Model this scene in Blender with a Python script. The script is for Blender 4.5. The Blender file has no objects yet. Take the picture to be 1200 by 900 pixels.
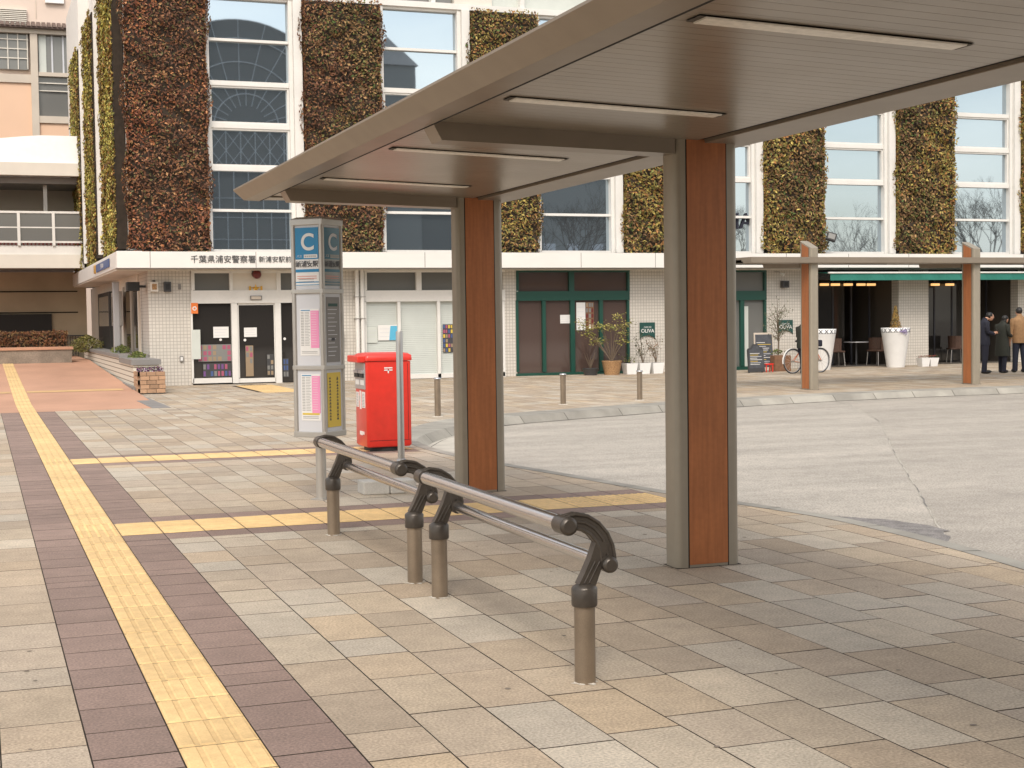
import bpy, bmesh, math, random
from mathutils import Vector, Matrix
from mathutils.geometry import tessellate_polygon
random.seed(7)
S = bpy.context.scene
COL = S.collection
PI = math.pi

# ------------------------------------------------------------------ camera model (metres, X right along the facade, Y away, Z up)
F, PITCH, ROLL, YAW, EYE = 1705.68, .0445942, .0134378, .3507353, 1.55
def _axes():
    B = Matrix(((math.cos(YAW), -math.sin(YAW), 0), (math.sin(YAW), math.cos(YAW), 0), (0, 0, 1)))
    P = Matrix(((1, 0, 0), (0, math.sin(PITCH), math.cos(PITCH)), (0, math.cos(PITCH), -math.sin(PITCH))))
    R = Matrix(((math.cos(ROLL), -math.sin(ROLL), 0), (math.sin(ROLL), math.cos(ROLL), 0), (0, 0, 1)))
    return R @ P @ B
CM = _axes()
EYEP = Vector((0, 0, EYE))
def ray(u, v): return CM.transposed() @ Vector(((u-600)/F, -(v-450)/F, 1))
def PY(u, v, Y): d = ray(u, v); return EYEP + d*(Y/d.y)
def PX(u, v, X): d = ray(u, v); return EYEP + d*(X/d.x)
def PG(u, v, z=0): d = ray(u, v); return EYEP + d*((z-EYE)/d.z)

cam_d = bpy.data.cameras.new('camera'); cam = bpy.data.objects.new('camera', cam_d); COL.objects.link(cam)
rx, up, fw = CM[0], CM[1], CM[2]
cam.matrix_world = Matrix(((rx[0], up[0], -fw[0], 0), (rx[1], up[1], -fw[1], 0), (rx[2], up[2], -fw[2], EYE), (0, 0, 0, 1)))
cam_d.sensor_width = 36; cam_d.lens = F/1200*36; cam_d.clip_end = 2000; cam_d.clip_start = .05
S.camera = cam

# ------------------------------------------------------------------ materials
def mat(name, col, rough=.6, metal=0, spec=.5, noise=0, nscale=8, bump=0, bscale=60, tint=False, fine=0, fscale=300, stretch=None, coat=0, emis=None, estr=0, col2=None, rnoise=0, mott=0, mscale=9):
    m = bpy.data.materials.new(name); m.use_nodes = True; nt = m.node_tree; b = nt.nodes['Principled BSDF']
    b.inputs['Roughness'].default_value = rough; b.inputs['Metallic'].default_value = metal
    b.inputs['Specular IOR Level'].default_value = spec; b.inputs['Coat Weight'].default_value = coat
    N = nt.nodes.new; L = nt.links.new
    geo = N('ShaderNodeNewGeometry'); vec = geo.outputs['Position']
    if stretch:
        mp = N('ShaderNodeMapping'); mp.inputs['Scale'].default_value = stretch; L(vec, mp.inputs['Vector']); svec = mp.outputs[0]
    else: svec = vec
    if tint:
        at = N('ShaderNodeAttribute'); at.attribute_name = 'tint'; cur = at.outputs['Color']
    else:
        rgb = N('ShaderNodeRGB'); rgb.outputs[0].default_value = (*col, 1); cur = rgb.outputs[0]
    def mul(cur, v, sc, amt, det=3):
        n = N('ShaderNodeTexNoise'); n.inputs['Scale'].default_value = sc; n.inputs['Detail'].default_value = det; L(v, n.inputs['Vector'])
        r = N('ShaderNodeMapRange'); r.inputs['From Min'].default_value = .3; r.inputs['From Max'].default_value = .7
        r.inputs['To Min'].default_value = 1-amt; r.inputs['To Max'].default_value = 1+amt; L(n.outputs['Fac'], r.inputs['Value'])
        x = N('ShaderNodeVectorMath'); x.operation = 'SCALE'; L(cur, x.inputs[0]); L(r.outputs[0], x.inputs['Scale']); return x.outputs[0], n
    if col2:
        n = N('ShaderNodeTexNoise'); n.inputs['Scale'].default_value = nscale; n.inputs['Detail'].default_value = 5; L(svec, n.inputs['Vector'])
        cr = N('ShaderNodeMapRange'); cr.inputs['From Min'].default_value = .42; cr.inputs['From Max'].default_value = .6; L(n.outputs['Fac'], cr.inputs['Value'])
        mx = N('ShaderNodeMix'); mx.data_type = 'RGBA'; L(cr.outputs[0], mx.inputs['Factor']); L(cur, mx.inputs['A']); mx.inputs['B'].default_value = (*col2, 1); cur = mx.outputs['Result']
    if noise: cur, _ = mul(cur, svec, nscale, noise, 5)
    if mott: cur, _ = mul(cur, vec, mscale, mott, 6)
    if fine: cur, _ = mul(cur, vec, fscale, fine, 2)
    L(cur, b.inputs['Base Color'])
    if rnoise:
        n = N('ShaderNodeTexNoise'); n.inputs['Scale'].default_value = 2.5; n.inputs['Detail'].default_value = 4; L(vec, n.inputs['Vector'])
        r = N('ShaderNodeMapRange'); r.inputs['To Min'].default_value = rough-rnoise; r.inputs['To Max'].default_value = rough+rnoise; L(n.outputs['Fac'], r.inputs['Value']); L(r.outputs[0], b.inputs['Roughness'])
    if bump:
        n = N('ShaderNodeTexNoise'); n.inputs['Scale'].default_value = bscale; n.inputs['Detail'].default_value = 3; L(svec, n.inputs['Vector'])
        bp = N('ShaderNodeBump'); bp.inputs['Strength'].default_value = bump; bp.inputs['Distance'].default_value = .01; L(n.outputs['Fac'], bp.inputs['Height']); L(bp.outputs[0], b.inputs['Normal'])
    if emis: b.inputs['Emission Color'].default_value = (*emis, 1); b.inputs['Emission Strength'].default_value = estr
    return m
M = {}
M['paver'] = mat('granite_paver', (1,1,1), .82, tint=True, noise=.10, nscale=.7, mott=.09, mscale=7, fine=.27, fscale=85, bump=.4, bscale=110)
M['joint'] = mat('joint_sand', (.045,.033,.024), .95, noise=.3, nscale=6)
M['tactile'] = mat('yellow_tactile', (.66,.42,.14), .7, noise=.12, nscale=2, mott=.10, mscale=14, fine=.08, fscale=120, tint=True)
M['orange_pave'] = mat('orange_pave', (.47,.265,.175), .85, noise=.12, nscale=.8, fine=.12, fscale=90, stretch=(1,.5,1))
M['yellow_paint'] = mat('yellow_worn', (.56,.36,.17), .75, noise=.12, nscale=3)
M['kerb'] = mat('kerb_concrete', (.36,.335,.27), .85, noise=.2, nscale=2.2, fine=.1, fscale=120, bump=.2, tint=True)
M['asphalt'] = mat('pale_asphalt', (.375,.342,.295), .85, noise=.15, nscale=.9, mott=.08, mscale=6, fine=.36, fscale=60, bump=.5, bscale=90, stretch=(.35,1.5,1))
M['asphalt2'] = mat('pale_asphalt_right', (.36,.326,.28), .85, noise=.14, nscale=.8, mott=.08, mscale=5, fine=.36, fscale=65, bump=.5, bscale=90, stretch=(.35,1.5,1))
M['asphalt_d'] = mat('dark_asphalt', (.21,.195,.185), .9, noise=.3, nscale=9, fine=.35, fscale=80, bump=.5, bscale=90)
M['gutter'] = mat('gutter_concrete', (.46,.43,.37), .85, noise=.15, nscale=3)
M['bronze'] = mat('bronze_metal', (.245,.203,.157), .38, .25, mott=.04, mscale=7, noise=.05, nscale=2, rnoise=.05)
M['soffit'] = mat('soffit_metal', (.262,.224,.178), .3, .2, mott=.03, mscale=5, noise=.04, nscale=2, rnoise=.05)
M['column'] = mat('column_metal', (.31,.272,.213), .42, .2, noise=.07, nscale=3, stretch=(3,3,.35), mott=.03, mscale=12)
M['wood'] = mat('brown_wood', (.365,.128,.043), .5, noise=.15, nscale=7, stretch=(6,6,.35), mott=.05, mscale=3, fine=.05, fscale=30)
M['gap'] = mat('dark_gap', (.012,.011,.010), .9)
M['gap_s'] = mat('soffit_shadow_line', (.07,.058,.045), .8)
M['lens'] = mat('lamp_lens', (.78,.75,.68), .35, noise=.12, nscale=30)
M['steel'] = mat('stainless', (.58,.58,.585), .23, 1, noise=.05, nscale=5, bump=.04, bscale=40, stretch=(30,1,30))
M['post'] = mat('bronze_post', (.27,.215,.16), .42, .65, noise=.14, nscale=7, fine=.06, fscale=200)
M['cast'] = mat('cast_arm', (.075,.064,.054), .33, .45, noise=.15, nscale=20, bump=.15, bscale=120)
M['mortar'] = mat('grout_collar', (.55,.51,.44), .9, noise=.2, nscale=30)
M['alu'] = mat('aluminium', (.45,.43,.40), .38, .6, noise=.05, nscale=6)
M['white'] = mat('white_paint', (.70,.685,.65), .45, noise=.04, nscale=2, fine=.02, fscale=20)
M['fascia'] = mat('white_fascia', (.72,.70,.665), .4, noise=.035, nscale=1, stretch=(1,1,3))
M['cream'] = mat('cream_panel', (.66,.62,.55), .55, noise=.05, nscale=1.5)
M['blind'] = mat('pale_blind', (.55,.58,.54), .5, noise=.04, nscale=3)
M['red'] = mat('post_red', (.68,.035,.022), .38, coat=.15, noise=.05, nscale=4, mott=.05, mscale=12, rnoise=.08)
M['dred'] = mat('dark_red', (.14,.02,.02), .3)
M['silver'] = mat('silver_panel', (.42,.42,.43), .35, .4)
M['black'] = mat('black_rubber', (.018,.018,.018), .6)
M['dgrey'] = mat('dark_grey', (.05,.05,.052), .5)
M['mgrey'] = mat('mid_grey', (.22,.21,.20), .6, noise=.08, nscale=3)
M['sky'] = mat('light_blue_print', (.10,.42,.62), .5)
M['blue'] = mat('sign_blue', (.015,.21,.42), .35)
M['paper'] = mat('paper', (.72,.71,.69), .6, noise=.02, nscale=9)
M['pale'] = mat('pale_back', (.56,.57,.60), .45)
M['pink'] = mat('pink_paper', (.75,.28,.47), .6)
M['ink'] = mat('ink', (.05,.05,.06), .6)
M['gink'] = mat('grey_ink', (.27,.27,.27), .6)
M['rink'] = mat('red_ink', (.62,.22,.18), .6)
M['yellow'] = mat('sign_yellow', (.62,.45,.06), .5)
M['green'] = mat('green_frame', (.010,.062,.045), .35)
M['awning'] = mat('green_awning', (.02,.17,.13), .7, noise=.06, nscale=6)
M['dgreen'] = mat('dark_green_sign', (.01,.06,.05), .5)
M['gold'] = mat('gold', (.75,.42,.07), .3, .8)
M['orange'] = mat('orange', (.78,.2,.04), .5)
M['terra'] = mat('terracotta', (.19,.10,.055), .8, noise=.2, nscale=12)
M['wicker'] = mat('wicker', (.36,.21,.10), .8, noise=.35, nscale=40)
M['potw'] = mat('white_pot', (.78,.78,.77), .4, noise=.03, nscale=6)
M['soil'] = mat('soil', (.04,.03,.02), .95)
M['leaf'] = mat('leaf', (.08,.12,.03), .6, spec=.3, tint=True)
M['backing'] = mat('planter_felt', (.035,.025,.017), .95, noise=.3, nscale=6)
M['twig'] = mat('twig', (.15,.11,.075), .85)
M['bark'] = mat('bark', (.07,.055,.045), .9)
M['peach'] = mat('peach_render', (.74,.50,.35), .75, noise=.03, nscale=.5)
M['beige'] = mat('beige_trim', (.55,.48,.40), .7, noise=.05, nscale=1)
M['pinkish'] = mat('pink_panel', (.66,.54,.46), .7, noise=.04, nscale=.6)
M['rooftile'] = mat('roof_tile', (.13,.09,.075), .7, noise=.2, nscale=4)
M['brownwall'] = mat('underpass_wall', (.46,.38,.27), .8, noise=.15, nscale=.7)
M['stone'] = mat('stone_wall', (.24,.20,.16), .85, noise=.3, nscale=1.8, fine=.15, fscale=25)
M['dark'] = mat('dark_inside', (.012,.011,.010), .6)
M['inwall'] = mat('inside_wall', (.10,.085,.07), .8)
M['skin'] = mat('skin', (.55,.30,.20), .5)
M['hair'] = mat('hair', (.012,.010,.009), .5)
M['navy'] = mat('navy_cloth', (.014,.015,.028), .85)
M['coatg'] = mat('dark_coat', (.022,.024,.018), .85, noise=.1, nscale=20)
M['suede'] = mat('brown_suede', (.30,.175,.085), .85, noise=.15, nscale=12)
M['jeans'] = mat('dark_jeans', (.018,.022,.04), .85)
M['shoe'] = mat('shoe', (.015,.014,.013), .4)
M['bikeo'] = mat('bike_orange', (.62,.17,.06), .35, coat=.3)
M['rubber'] = mat('tyre', (.03,.03,.03), .8)
M['chalk'] = mat('chalkboard', (.07,.075,.085), .7, noise=.2, nscale=10)
M['warm'] = mat('warm_lamp', (.9,.6,.3), .5, emis=(1,.55,.2), estr=.85)
M['reflw'] = mat('white_glass_grid', (.55,.56,.57), .5)
M['statwall'] = mat('station_dark', (.13,.13,.125), .5)
M['statwall2'] = mat('station_grey', (.22,.22,.21), .6)
M['magazine'] = mat('poster_mix', (.5,.12,.2), .5)
def glass_mat(name, col, metal, rough=.015, spec=.5):
    return mat(name, col, rough, metal, spec=spec, bump=.012, bscale=.8)
M['glass_up'] = glass_mat('coated_glass', (.47,.555,.625), .95)
M['glass_dk'] = glass_mat('shop_glass', (.03,.027,.025), .0, .03, .6)
M['glass_br'] = glass_mat('brown_glass', (.085,.058,.05), .0, .05, .7)
M['glass_gr'] = glass_mat('grey_glass', (.19,.19,.18), .2, .1)
def tile_mat(name, c1, c2, sc):
    m = mat(name, c1, .45); nt = m.node_tree; N = nt.nodes.new; L = nt.links.new; b = nt.nodes['Principled BSDF']
    g = N('ShaderNodeNewGeometry'); s = N('ShaderNodeSeparateXYZ'); L(g.outputs['Position'], s.inputs[0])
    a = N('ShaderNodeMath'); a.operation = 'ADD'; L(s.outputs[0], a.inputs[0]); L(s.outputs[1], a.inputs[1])
    c = N('ShaderNodeCombineXYZ'); L(a.outputs[0], c.inputs[0]); L(s.outputs[2], c.inputs[1])
    t = N('ShaderNodeTexBrick'); t.offset = 0; t.inputs['Scale'].default_value = 1; t.inputs['Brick Width'].default_value = sc; t.inputs['Row Height'].default_value = sc
    t.inputs['Mortar Size'].default_value = sc*.09; t.inputs['Mortar Smooth'].default_value = .3
    t.inputs['Color1'].default_value = (*c1, 1); t.inputs['Color2'].default_value = (*[x*.93 for x in c1], 1); t.inputs['Mortar'].default_value = (*c2, 1)
    L(c.outputs[0], t.inputs['Vector']); L(t.outputs['Color'], b.inputs['Base Color']); return m
M['spot'] = mat('old_gum', (.20,.165,.13), .9)
M['shade_dirt'] = mat('kerb_shade_dirt', (.10,.09,.078), .95, noise=.3, nscale=9)
M['tile'] = tile_mat('mosaic_tile', (.60,.565,.51), (.36,.33,.29), .085)
def rib_mat():
    m = mat('ribbed_tile', (.62,.58,.50), .6); nt = m.node_tree; N = nt.nodes.new; L = nt.links.new; b = nt.nodes['Principled BSDF']
    g = N('ShaderNodeNewGeometry'); s = N('ShaderNodeSeparateXYZ'); L(g.outputs['Position'], s.inputs[0])
    a = N('ShaderNodeMath'); a.operation = 'MULTIPLY'; a.inputs[1].default_value = 9; L(s.outputs[2], a.inputs[0])
    f = N('ShaderNodeMath'); f.operation = 'FRACT'; L(a.outputs[0], f.inputs[0])
    r = N('ShaderNodeMath'); r.operation = 'GREATER_THAN'; r.inputs[1].default_value = .16; L(f.outputs[0], r.inputs[0])
    mx = N('ShaderNodeMix'); mx.data_type = 'RGBA'; L(r.outputs[0], mx.inputs['Factor']); mx.inputs['A'].default_value = (.12,.09,.06,1); mx.inputs['B'].default_value = (.64,.60,.51,1)
    L(mx.outputs['Result'], b.inputs['Base Color']); return m
M['rib'] = rib_mat()

# ------------------------------------------------------------------ mesh builder
class MB:
    def __init__(s): s.v = []; s.f = []; s.mi = []; s.c = []; s.mats = []; s.sm = []
    def _m(s, m):
        m = M[m] if isinstance(m, str) else m
        if m not in s.mats: s.mats.append(m)
        return s.mats.index(m)
    def add(s, vs, fs, m, col=(1,1,1), smooth=False):
        o = len(s.v); s.v += [tuple(x) for x in vs]; k = s._m(m)
        for f in fs: s.f.append([o+i for i in f]); s.mi.append(k); s.c.append(col); s.sm.append(smooth)
        return s
    def box(s, x0, y0, z0, x1, y1, z1, m, col=(1,1,1), bev=0):
        if x0 > x1: x0, x1 = x1, x0
        if y0 > y1: y0, y1 = y1, y0
        if z0 > z1: z0, z1 = z1, z0
        if bev:
            bm = bmesh.new(); bmesh.ops.create_cube(bm, size=1)
            for v in bm.verts: v.co = Vector((x0+(v.co.x+.5)*(x1-x0), y0+(v.co.y+.5)*(y1-y0), z0+(v.co.z+.5)*(z1-z0)))
            bmesh.ops.bevel(bm, geom=bm.edges[:], offset=bev, segments=2, affect='EDGES', profile=.5)
            bm.verts.index_update(); s.add([v.co[:] for v in bm.verts], [[v.index for v in f.verts] for f in bm.faces], m, col); bm.free(); return s
        return s.add([(x0,y0,z0),(x1,y0,z0),(x1,y1,z0),(x0,y1,z0),(x0,y0,z1),(x1,y0,z1),(x1,y1,z1),(x0,y1,z1)],
                     [(0,3,2,1),(4,5,6,7),(0,1,5,4),(1,2,6,5),(2,3,7,6),(3,0,4,7)], m, col)
    def prism(s, prof, axis, a, b, m, col=(1,1,1), smooth=False):
        # prof: list of 2D pts; axis 0: (y,z) extruded in x; 1: (x,z) along y; 2: (x,y) along z
        n = len(prof); P = lambda p, t: (t,p[0],p[1]) if axis == 0 else ((p[0],t,p[1]) if axis == 1 else (p[0],p[1],t))
        vs = [P(p,a) for p in prof]+[P(p,b) for p in prof]
        s.add(vs, [(i,(i+1)%n,n+(i+1)%n,n+i) for i in range(n)], m, col, smooth)
        s.add(vs, [list(range(n))[::-1], [n+i for i in range(n)]], m, col); return s
    def tube(s, pts, r, m, n=10, cap=True, col=(1,1,1)):
        pts = [Vector(p) for p in pts]; rr = r if isinstance(r, (list, tuple)) else [r]*len(pts); rings = []
        d0 = (pts[1]-pts[0]).normalized(); a = d0.orthogonal().normalized()
        for i, p in enumerate(pts):
            if i == 0: d = pts[1]-p
            elif i == len(pts)-1: d = p-pts[i-1]
            else: d = (pts[i+1]-p).normalized()+(p-pts[i-1]).normalized()
            d.normalize(); a = (a-d*a.dot(d)).normalized(); b = d.cross(a)
            rings.append([p+(a*math.cos(2*PI*k/n)+b*math.sin(2*PI*k/n))*rr[i] for k in range(n)])
        vs = [v for R_ in rings for v in R_]; fs = []
        for i in range(len(pts)-1):
            for k in range(n): fs.append((i*n+k, i*n+(k+1)%n, (i+1)*n+(k+1)%n, (i+1)*n+k))
        s.add(vs, fs, m, col, True)
        if cap: s.add(rings[0], [list(range(n))[::-1]], m, col); s.add(rings[-1], [list(range(n))], m, col)
        return s
    def lathe(s, x, y, prof, m, n=20, col=(1,1,1), smooth=True):
        vs = []; fs = []
        for r, z in prof: vs += [(x+r*math.cos(2*PI*k/n), y+r*math.sin(2*PI*k/n), z) for k in range(n)]
        for i in range(len(prof)-1):
            for k in range(n): fs.append((i*n+k, i*n+(k+1)%n, (i+1)*n+(k+1)%n, (i+1)*n+k))
        s.add(vs, fs, m, col, smooth); s.add(vs, [list(range(n))[::-1], [(len(prof)-1)*n+k for k in range(n)]], m, col); return s
    def build(s, name, parent=None, **k):
        me = bpy.data.meshes.new(name); me.from_pydata(s.v, [], s.f)
        for m in s.mats: me.materials.append(m)
        me.polygons.foreach_set('material_index', s.mi); me.polygons.foreach_set('use_smooth', s.sm)
        a = me.attributes.new('tint', 'FLOAT_COLOR', 'FACE'); a.data.foreach_set('color', [x for c in s.c for x in (*c, 1)])
        me.update(); o = bpy.data.objects.new(name, me); COL.objects.link(o)
        if parent: o.parent = parent
        tag(o, **k); return o
def tag(o, label=None, cat=None, group=None, kind=None):
    if label: o['label'] = label
    if cat: o['category'] = cat
    if group: o['group'] = group
    if kind: o['kind'] = kind
    return o
def thing(name, label, cat, loc=(0,0,0), rz=0, group=None):
    o = bpy.data.objects.new(name, None); COL.objects.link(o); o.location = loc; o.rotation_euler = (0,0,rz); o.empty_display_size = .1
    return tag(o, label, cat, group)
def copy_tree(o, parent=None):
    c = o.copy(); COL.objects.link(c); c.parent = parent
    for ch in [x for x in bpy.data.objects if x.parent == o]: copy_tree(ch, c)
    return c
def arc(cx, cy, r, a0, a1, n): return [(cx+r*math.cos(math.radians(a0+(a1-a0)*i/n)), cy+r*math.sin(math.radians(a0+(a1-a0)*i/n))) for i in range(n+1)]
def text(name, body, size, m, parent=None, loc=(0,0,0), rot=(PI/2,0,0), align='CENTER', ext=.002, bold=0, sx=1, **k):
    c = bpy.data.curves.new(name, 'FONT'); c.body = body; c.size = size; c.extrude = ext; c.align_x = align; c.align_y = 'CENTER'; c.offset = bold
    t = bpy.data.objects.new('tmp_text', c); COL.objects.link(t); dg = bpy.context.evaluated_depsgraph_get()
    me = bpy.data.meshes.new_from_object(t.evaluated_get(dg)); bpy.data.objects.remove(t); me.name = name
    R_ = Matrix.Translation(loc) @ Matrix.Rotation(rot[2], 4, 'Z') @ Matrix.Rotation(rot[0], 4, 'X') @ Matrix.Diagonal((sx,1,1,1))
    me.transform(R_); me.materials.clear(); me.materials.append(M[m])
    o = bpy.data.objects.new(name, me); COL.objects.link(o)
    if parent: o.parent = parent
    return tag(o, **k)

# ------------------------------------------------------------------ ground
KERB = [(4.6,-3),(5.0,3.0),(5.55,5.3),(5.87,7.12),(5.99,8.15),(6.03,9.06),(6.0,9.7),(5.84,10.52),(5.60,11.6),(5.36,13.3),(5.16,14.6),(5.02,16.0),(5.02,17.2),
        (5.18,18.3),(5.5,19.4),(5.95,20.4),(6.57,21.35),(7.30,22.05),(8.15,22.5),(9.18,22.95),(10.5,23.5),(12,24.05),(13.5,24.5),(14.8,24.8),(16.8,25.1),(18.8,25.2),(21,25.2),(40,25.2)]
def smooth_line(P, n=3):
    out = []
    for i in range(len(P)-1):
        p0 = P[max(i-1,0)]; p1 = P[i]; p2 = P[i+1]; p3 = P[min(i+2,len(P)-1)]
        for k in range(n):
            t = k/n
            out.append(tuple(.5*((2*p1[j])+(-p0[j]+p2[j])*t+(2*p0[j]-5*p1[j]+4*p2[j]-p3[j])*t*t+(-p0[j]+3*p1[j]-3*p2[j]+p3[j])*t**3) for j in (0,1)))
    out.append(P[-1]); return out
KL = smooth_line(KERB)
ROADP = KL+[(40,-3)]
def inside(x, y, P=ROADP):
    c = False; j = len(P)-1
    for i in range(len(P)):
        if (P[i][1] > y) != (P[j][1] > y) and x < (P[j][0]-P[i][0])*(y-P[i][1])/(P[j][1]-P[i][1])+P[i][0]: c = not c
        j = i
    return c
def nearest_seg(x, y):
    b = None
    for i in range(len(KL)-1):
        ax, ay = KL[i]; bx_, by_ = KL[i+1]; dx, dy = bx_-ax, by_-ay; t = max(0, min(1, ((x-ax)*dx+(y-ay)*dy)/(dx*dx+dy*dy)))
        d = (x-ax-dx*t)**2+(y-ay-dy*t)**2
        if b is None or d < b[0]: b = (d, i)
    return b[1], math.sqrt(b[0])
def offs(d):
    out = []
    for i, p in enumerate(KL):
        a = KL[max(i-1,0)]; b = KL[min(i+1,len(KL)-1)]; dx, dy = b[0]-a[0], b[1]-a[1]; l = math.hypot(dx, dy)
        dd = d(p) if callable(d) else d
        out.append((p[0]+dy/l*dd, p[1]-dx/l*dd))   # to the right of travel = road side
    return out
def clip_out(poly, x, y):
    i, _ = nearest_seg(x, y); a, b = KL[i], KL[i+1]; nx, ny = (b[1]-a[1]), -(b[0]-a[0])   # road side normal
    f = lambda p: (p[0]-a[0])*nx+(p[1]-a[1])*ny
    out = []
    for k in range(len(poly)):
        p, q = poly[k], poly[(k+1) % len(poly)]; fp, fq = f(p), f(q)
        if fp <= 0: out.append(p)
        if (fp < 0) != (fq < 0): t = fp/(fp-fq); out.append((p[0]+(q[0]-p[0])*t, p[1]+(q[1]-p[1])*t))
    return out
def sheet(name, outer, holes, z, m, **k):
    pl = [[Vector((x,y,0)) for x, y in outer]]+[[Vector((x,y,0)) for x, y in h] for h in holes]
    tri = tessellate_polygon(pl); vs = [(v.x,v.y,z) for p in pl for v in p]; mb = MB()
    fs = []
    for t in tri:
        a, b, c = [Vector(vs[i]) for i in t]
        fs.append(t if (b-a).cross(c-a).z > 0 else t[::-1])
    mb.add(vs, fs, m); return mb.build(name, **k)
big = [(-300,-200),(40,-200),(40,-3)]+KL[::-1][len(KL):]
ground_outer = [(-300,-200),(4.6,-200)]+KL+[(300,25.2),(300,300),(-300,300)]
sheet('ground', ground_outer, [], -.008, 'joint', kind='structure')
# road, two asphalt lays split by a seam
seam_far, seam_near = (15.45,24.95), (6.05,8.35)
SE = [(15.5,25.4),(15.2,23.25),(13.1,19.2),(10.3,14.8),(8.2,11.4),(6.55,8.75),(5.9,8.0)]
kin = lambda i0, i1: KL[i0:i1]
far_i = min(range(len(KL)), key=lambda i: abs(KL[i][0]-15.45)+abs(KL[i][1]-24.9)); near_i = min(range(len(KL)), key=lambda i: abs(KL[i][0]-5.98)+abs(KL[i][1]-8.1))
sheet('road', KL[near_i:far_i+1]+[(15.2,23.25),(13.1,19.2),(10.3,14.8),(8.2,11.4),(6.55,8.75)], [], -.12, 'asphalt', kind='structure')
sheet('road', KL[far_i:]+[(300,25.2),(300,-200),(4.6,-200)]+KL[:near_i+1]+[(6.55,8.75),(8.2,11.4),(10.3,14.8),(13.1,19.2),(15.2,23.25)], [], -.12, 'asphalt2', kind='structure')
mb = MB(); sp = []
for i in range(len(SE)-1):
    for k in range(12):
        t = k/12; sp.append((SE[i][0]+(SE[i+1][0]-SE[i][0])*t+random.uniform(-.012,.012), SE[i][1]+(SE[i+1][1]-SE[i][1])*t))
for i in range(len(sp)-1):
    (x0,y0),(x1,y1) = sp[i], sp[i+1]; w = random.uniform(.003,.009)
    mb.add([(x0-w,y0,-.116),(x0+w,y0,-.116),(x1+w,y1,-.116),(x1-w,y1,-.116)], [(3,2,1,0)], 'gutter' if random.random() < .7 else 'asphalt_d')
mb.build('road_seam', kind='structure')
blob = [(6.2+.1,8.8),(6.5,8.75),(6.8,9.1),(7.0,9.5),(6.9,9.9),(6.75,10.2),(6.6,10.35),(6.45,10.2),(6.3,9.7),(6.22,9.3)]
sheet('road_patch', [(x+random.uniform(-.04,.04),y+random.uniform(-.05,.05)) for x,y in smooth_line(blob,4)], [], -.115, 'asphalt_d', kind='structure')
# pale concrete gutter round the near corner
gi = [i for i, p in enumerate(KL) if 14.4 < p[1] < 21.6 and p[0] < 7.2]
o1 = offs(.3); o2 = offs(lambda p: .35+.75*max(0, 1-abs(p[1]-18.3)/3.3)); mb = MB()
for i in gi[:-1]: mb.add([(*o1[i],-.115),(*o2[i],-.115),(*o2[i+1],-.115),(*o1[i+1],-.115)], [(0,1,2,3)], 'gutter')
mb.build('gutter', kind='structure')
# kerb stones
def kw(p): return .15 if p[1] < 16.6 else (.15+.45*max(0,min(1,(p[1]-18.2)/2.4)))
K1, K2 = offs(kw), offs(lambda p: kw(p)+.12); K0 = offs(-.0)
def lerp(a, b, t): return (a[0]+(b[0]-a[0])*t, a[1]+(b[1]-a[1])*t)
mb = MB(); acc = 0; kc = random.uniform(.9,1.1); base = (.30,.283,.245)
for i in range(len(KL)-1):
    seg = math.hypot(KL[i+1][0]-KL[i][0], KL[i+1][1]-KL[i][1]); n = max(1, int(seg/.25)); 
    for k in range(n):
        t0, t1 = k/n, (k+1)/n; acc += seg/n; gap = 0
        if acc > .95: acc = 0; gap = .012/(seg/n)
        a0, b0, c0 = lerp(K0[i],K0[i+1],t0), lerp(K1[i],K1[i+1],t0), lerp(K2[i],K2[i+1],t0)
        t1g = t1-gap/n*1.0
        a1, b1, c1 = lerp(K0[i],K0[i+1],t1g), lerp(K1[i],K1[i+1],t1g), lerp(K2[i],K2[i+1],t1g)
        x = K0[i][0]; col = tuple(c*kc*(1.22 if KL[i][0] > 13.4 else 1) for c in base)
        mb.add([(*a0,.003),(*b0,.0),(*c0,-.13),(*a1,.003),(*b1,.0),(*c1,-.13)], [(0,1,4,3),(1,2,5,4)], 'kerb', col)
        if gap: kc = random.uniform(.82,1.1)
mb.build('kerb', kind='structure')
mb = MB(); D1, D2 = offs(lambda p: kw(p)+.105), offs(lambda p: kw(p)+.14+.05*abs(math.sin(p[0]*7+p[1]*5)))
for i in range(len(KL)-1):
    if KL[i][1] > 17.5: mb.add([(*D1[i],-.117),(*D2[i],-.1145),(*D2[i+1],-.1145),(*D1[i+1],-.117)], [(0,1,2,3)], 'shade_dirt')  # dark line at the kerb foot: shade and dirt painted as one strip
mb.build('kerb_foot_line', kind='structure')
mb = MB()
for i in range(len(KL)-1):
    d1, d2 = offs(-.01), None; break
a_, b_, c_ = offs(0), offs(lambda p: kw(p)-.004), offs(lambda p: kw(p)+.11)
for i in range(len(KL)-1):
    mb.add([(*a_[i],-.006),(*b_[i],-.008),(*c_[i],-.135),(*a_[i+1],-.006),(*b_[i+1],-.008),(*c_[i+1],-.135)], [(0,1,4,3),(1,2,5,4)], 'joint')
mb.build('kerb_bed', kind='structure')

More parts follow.
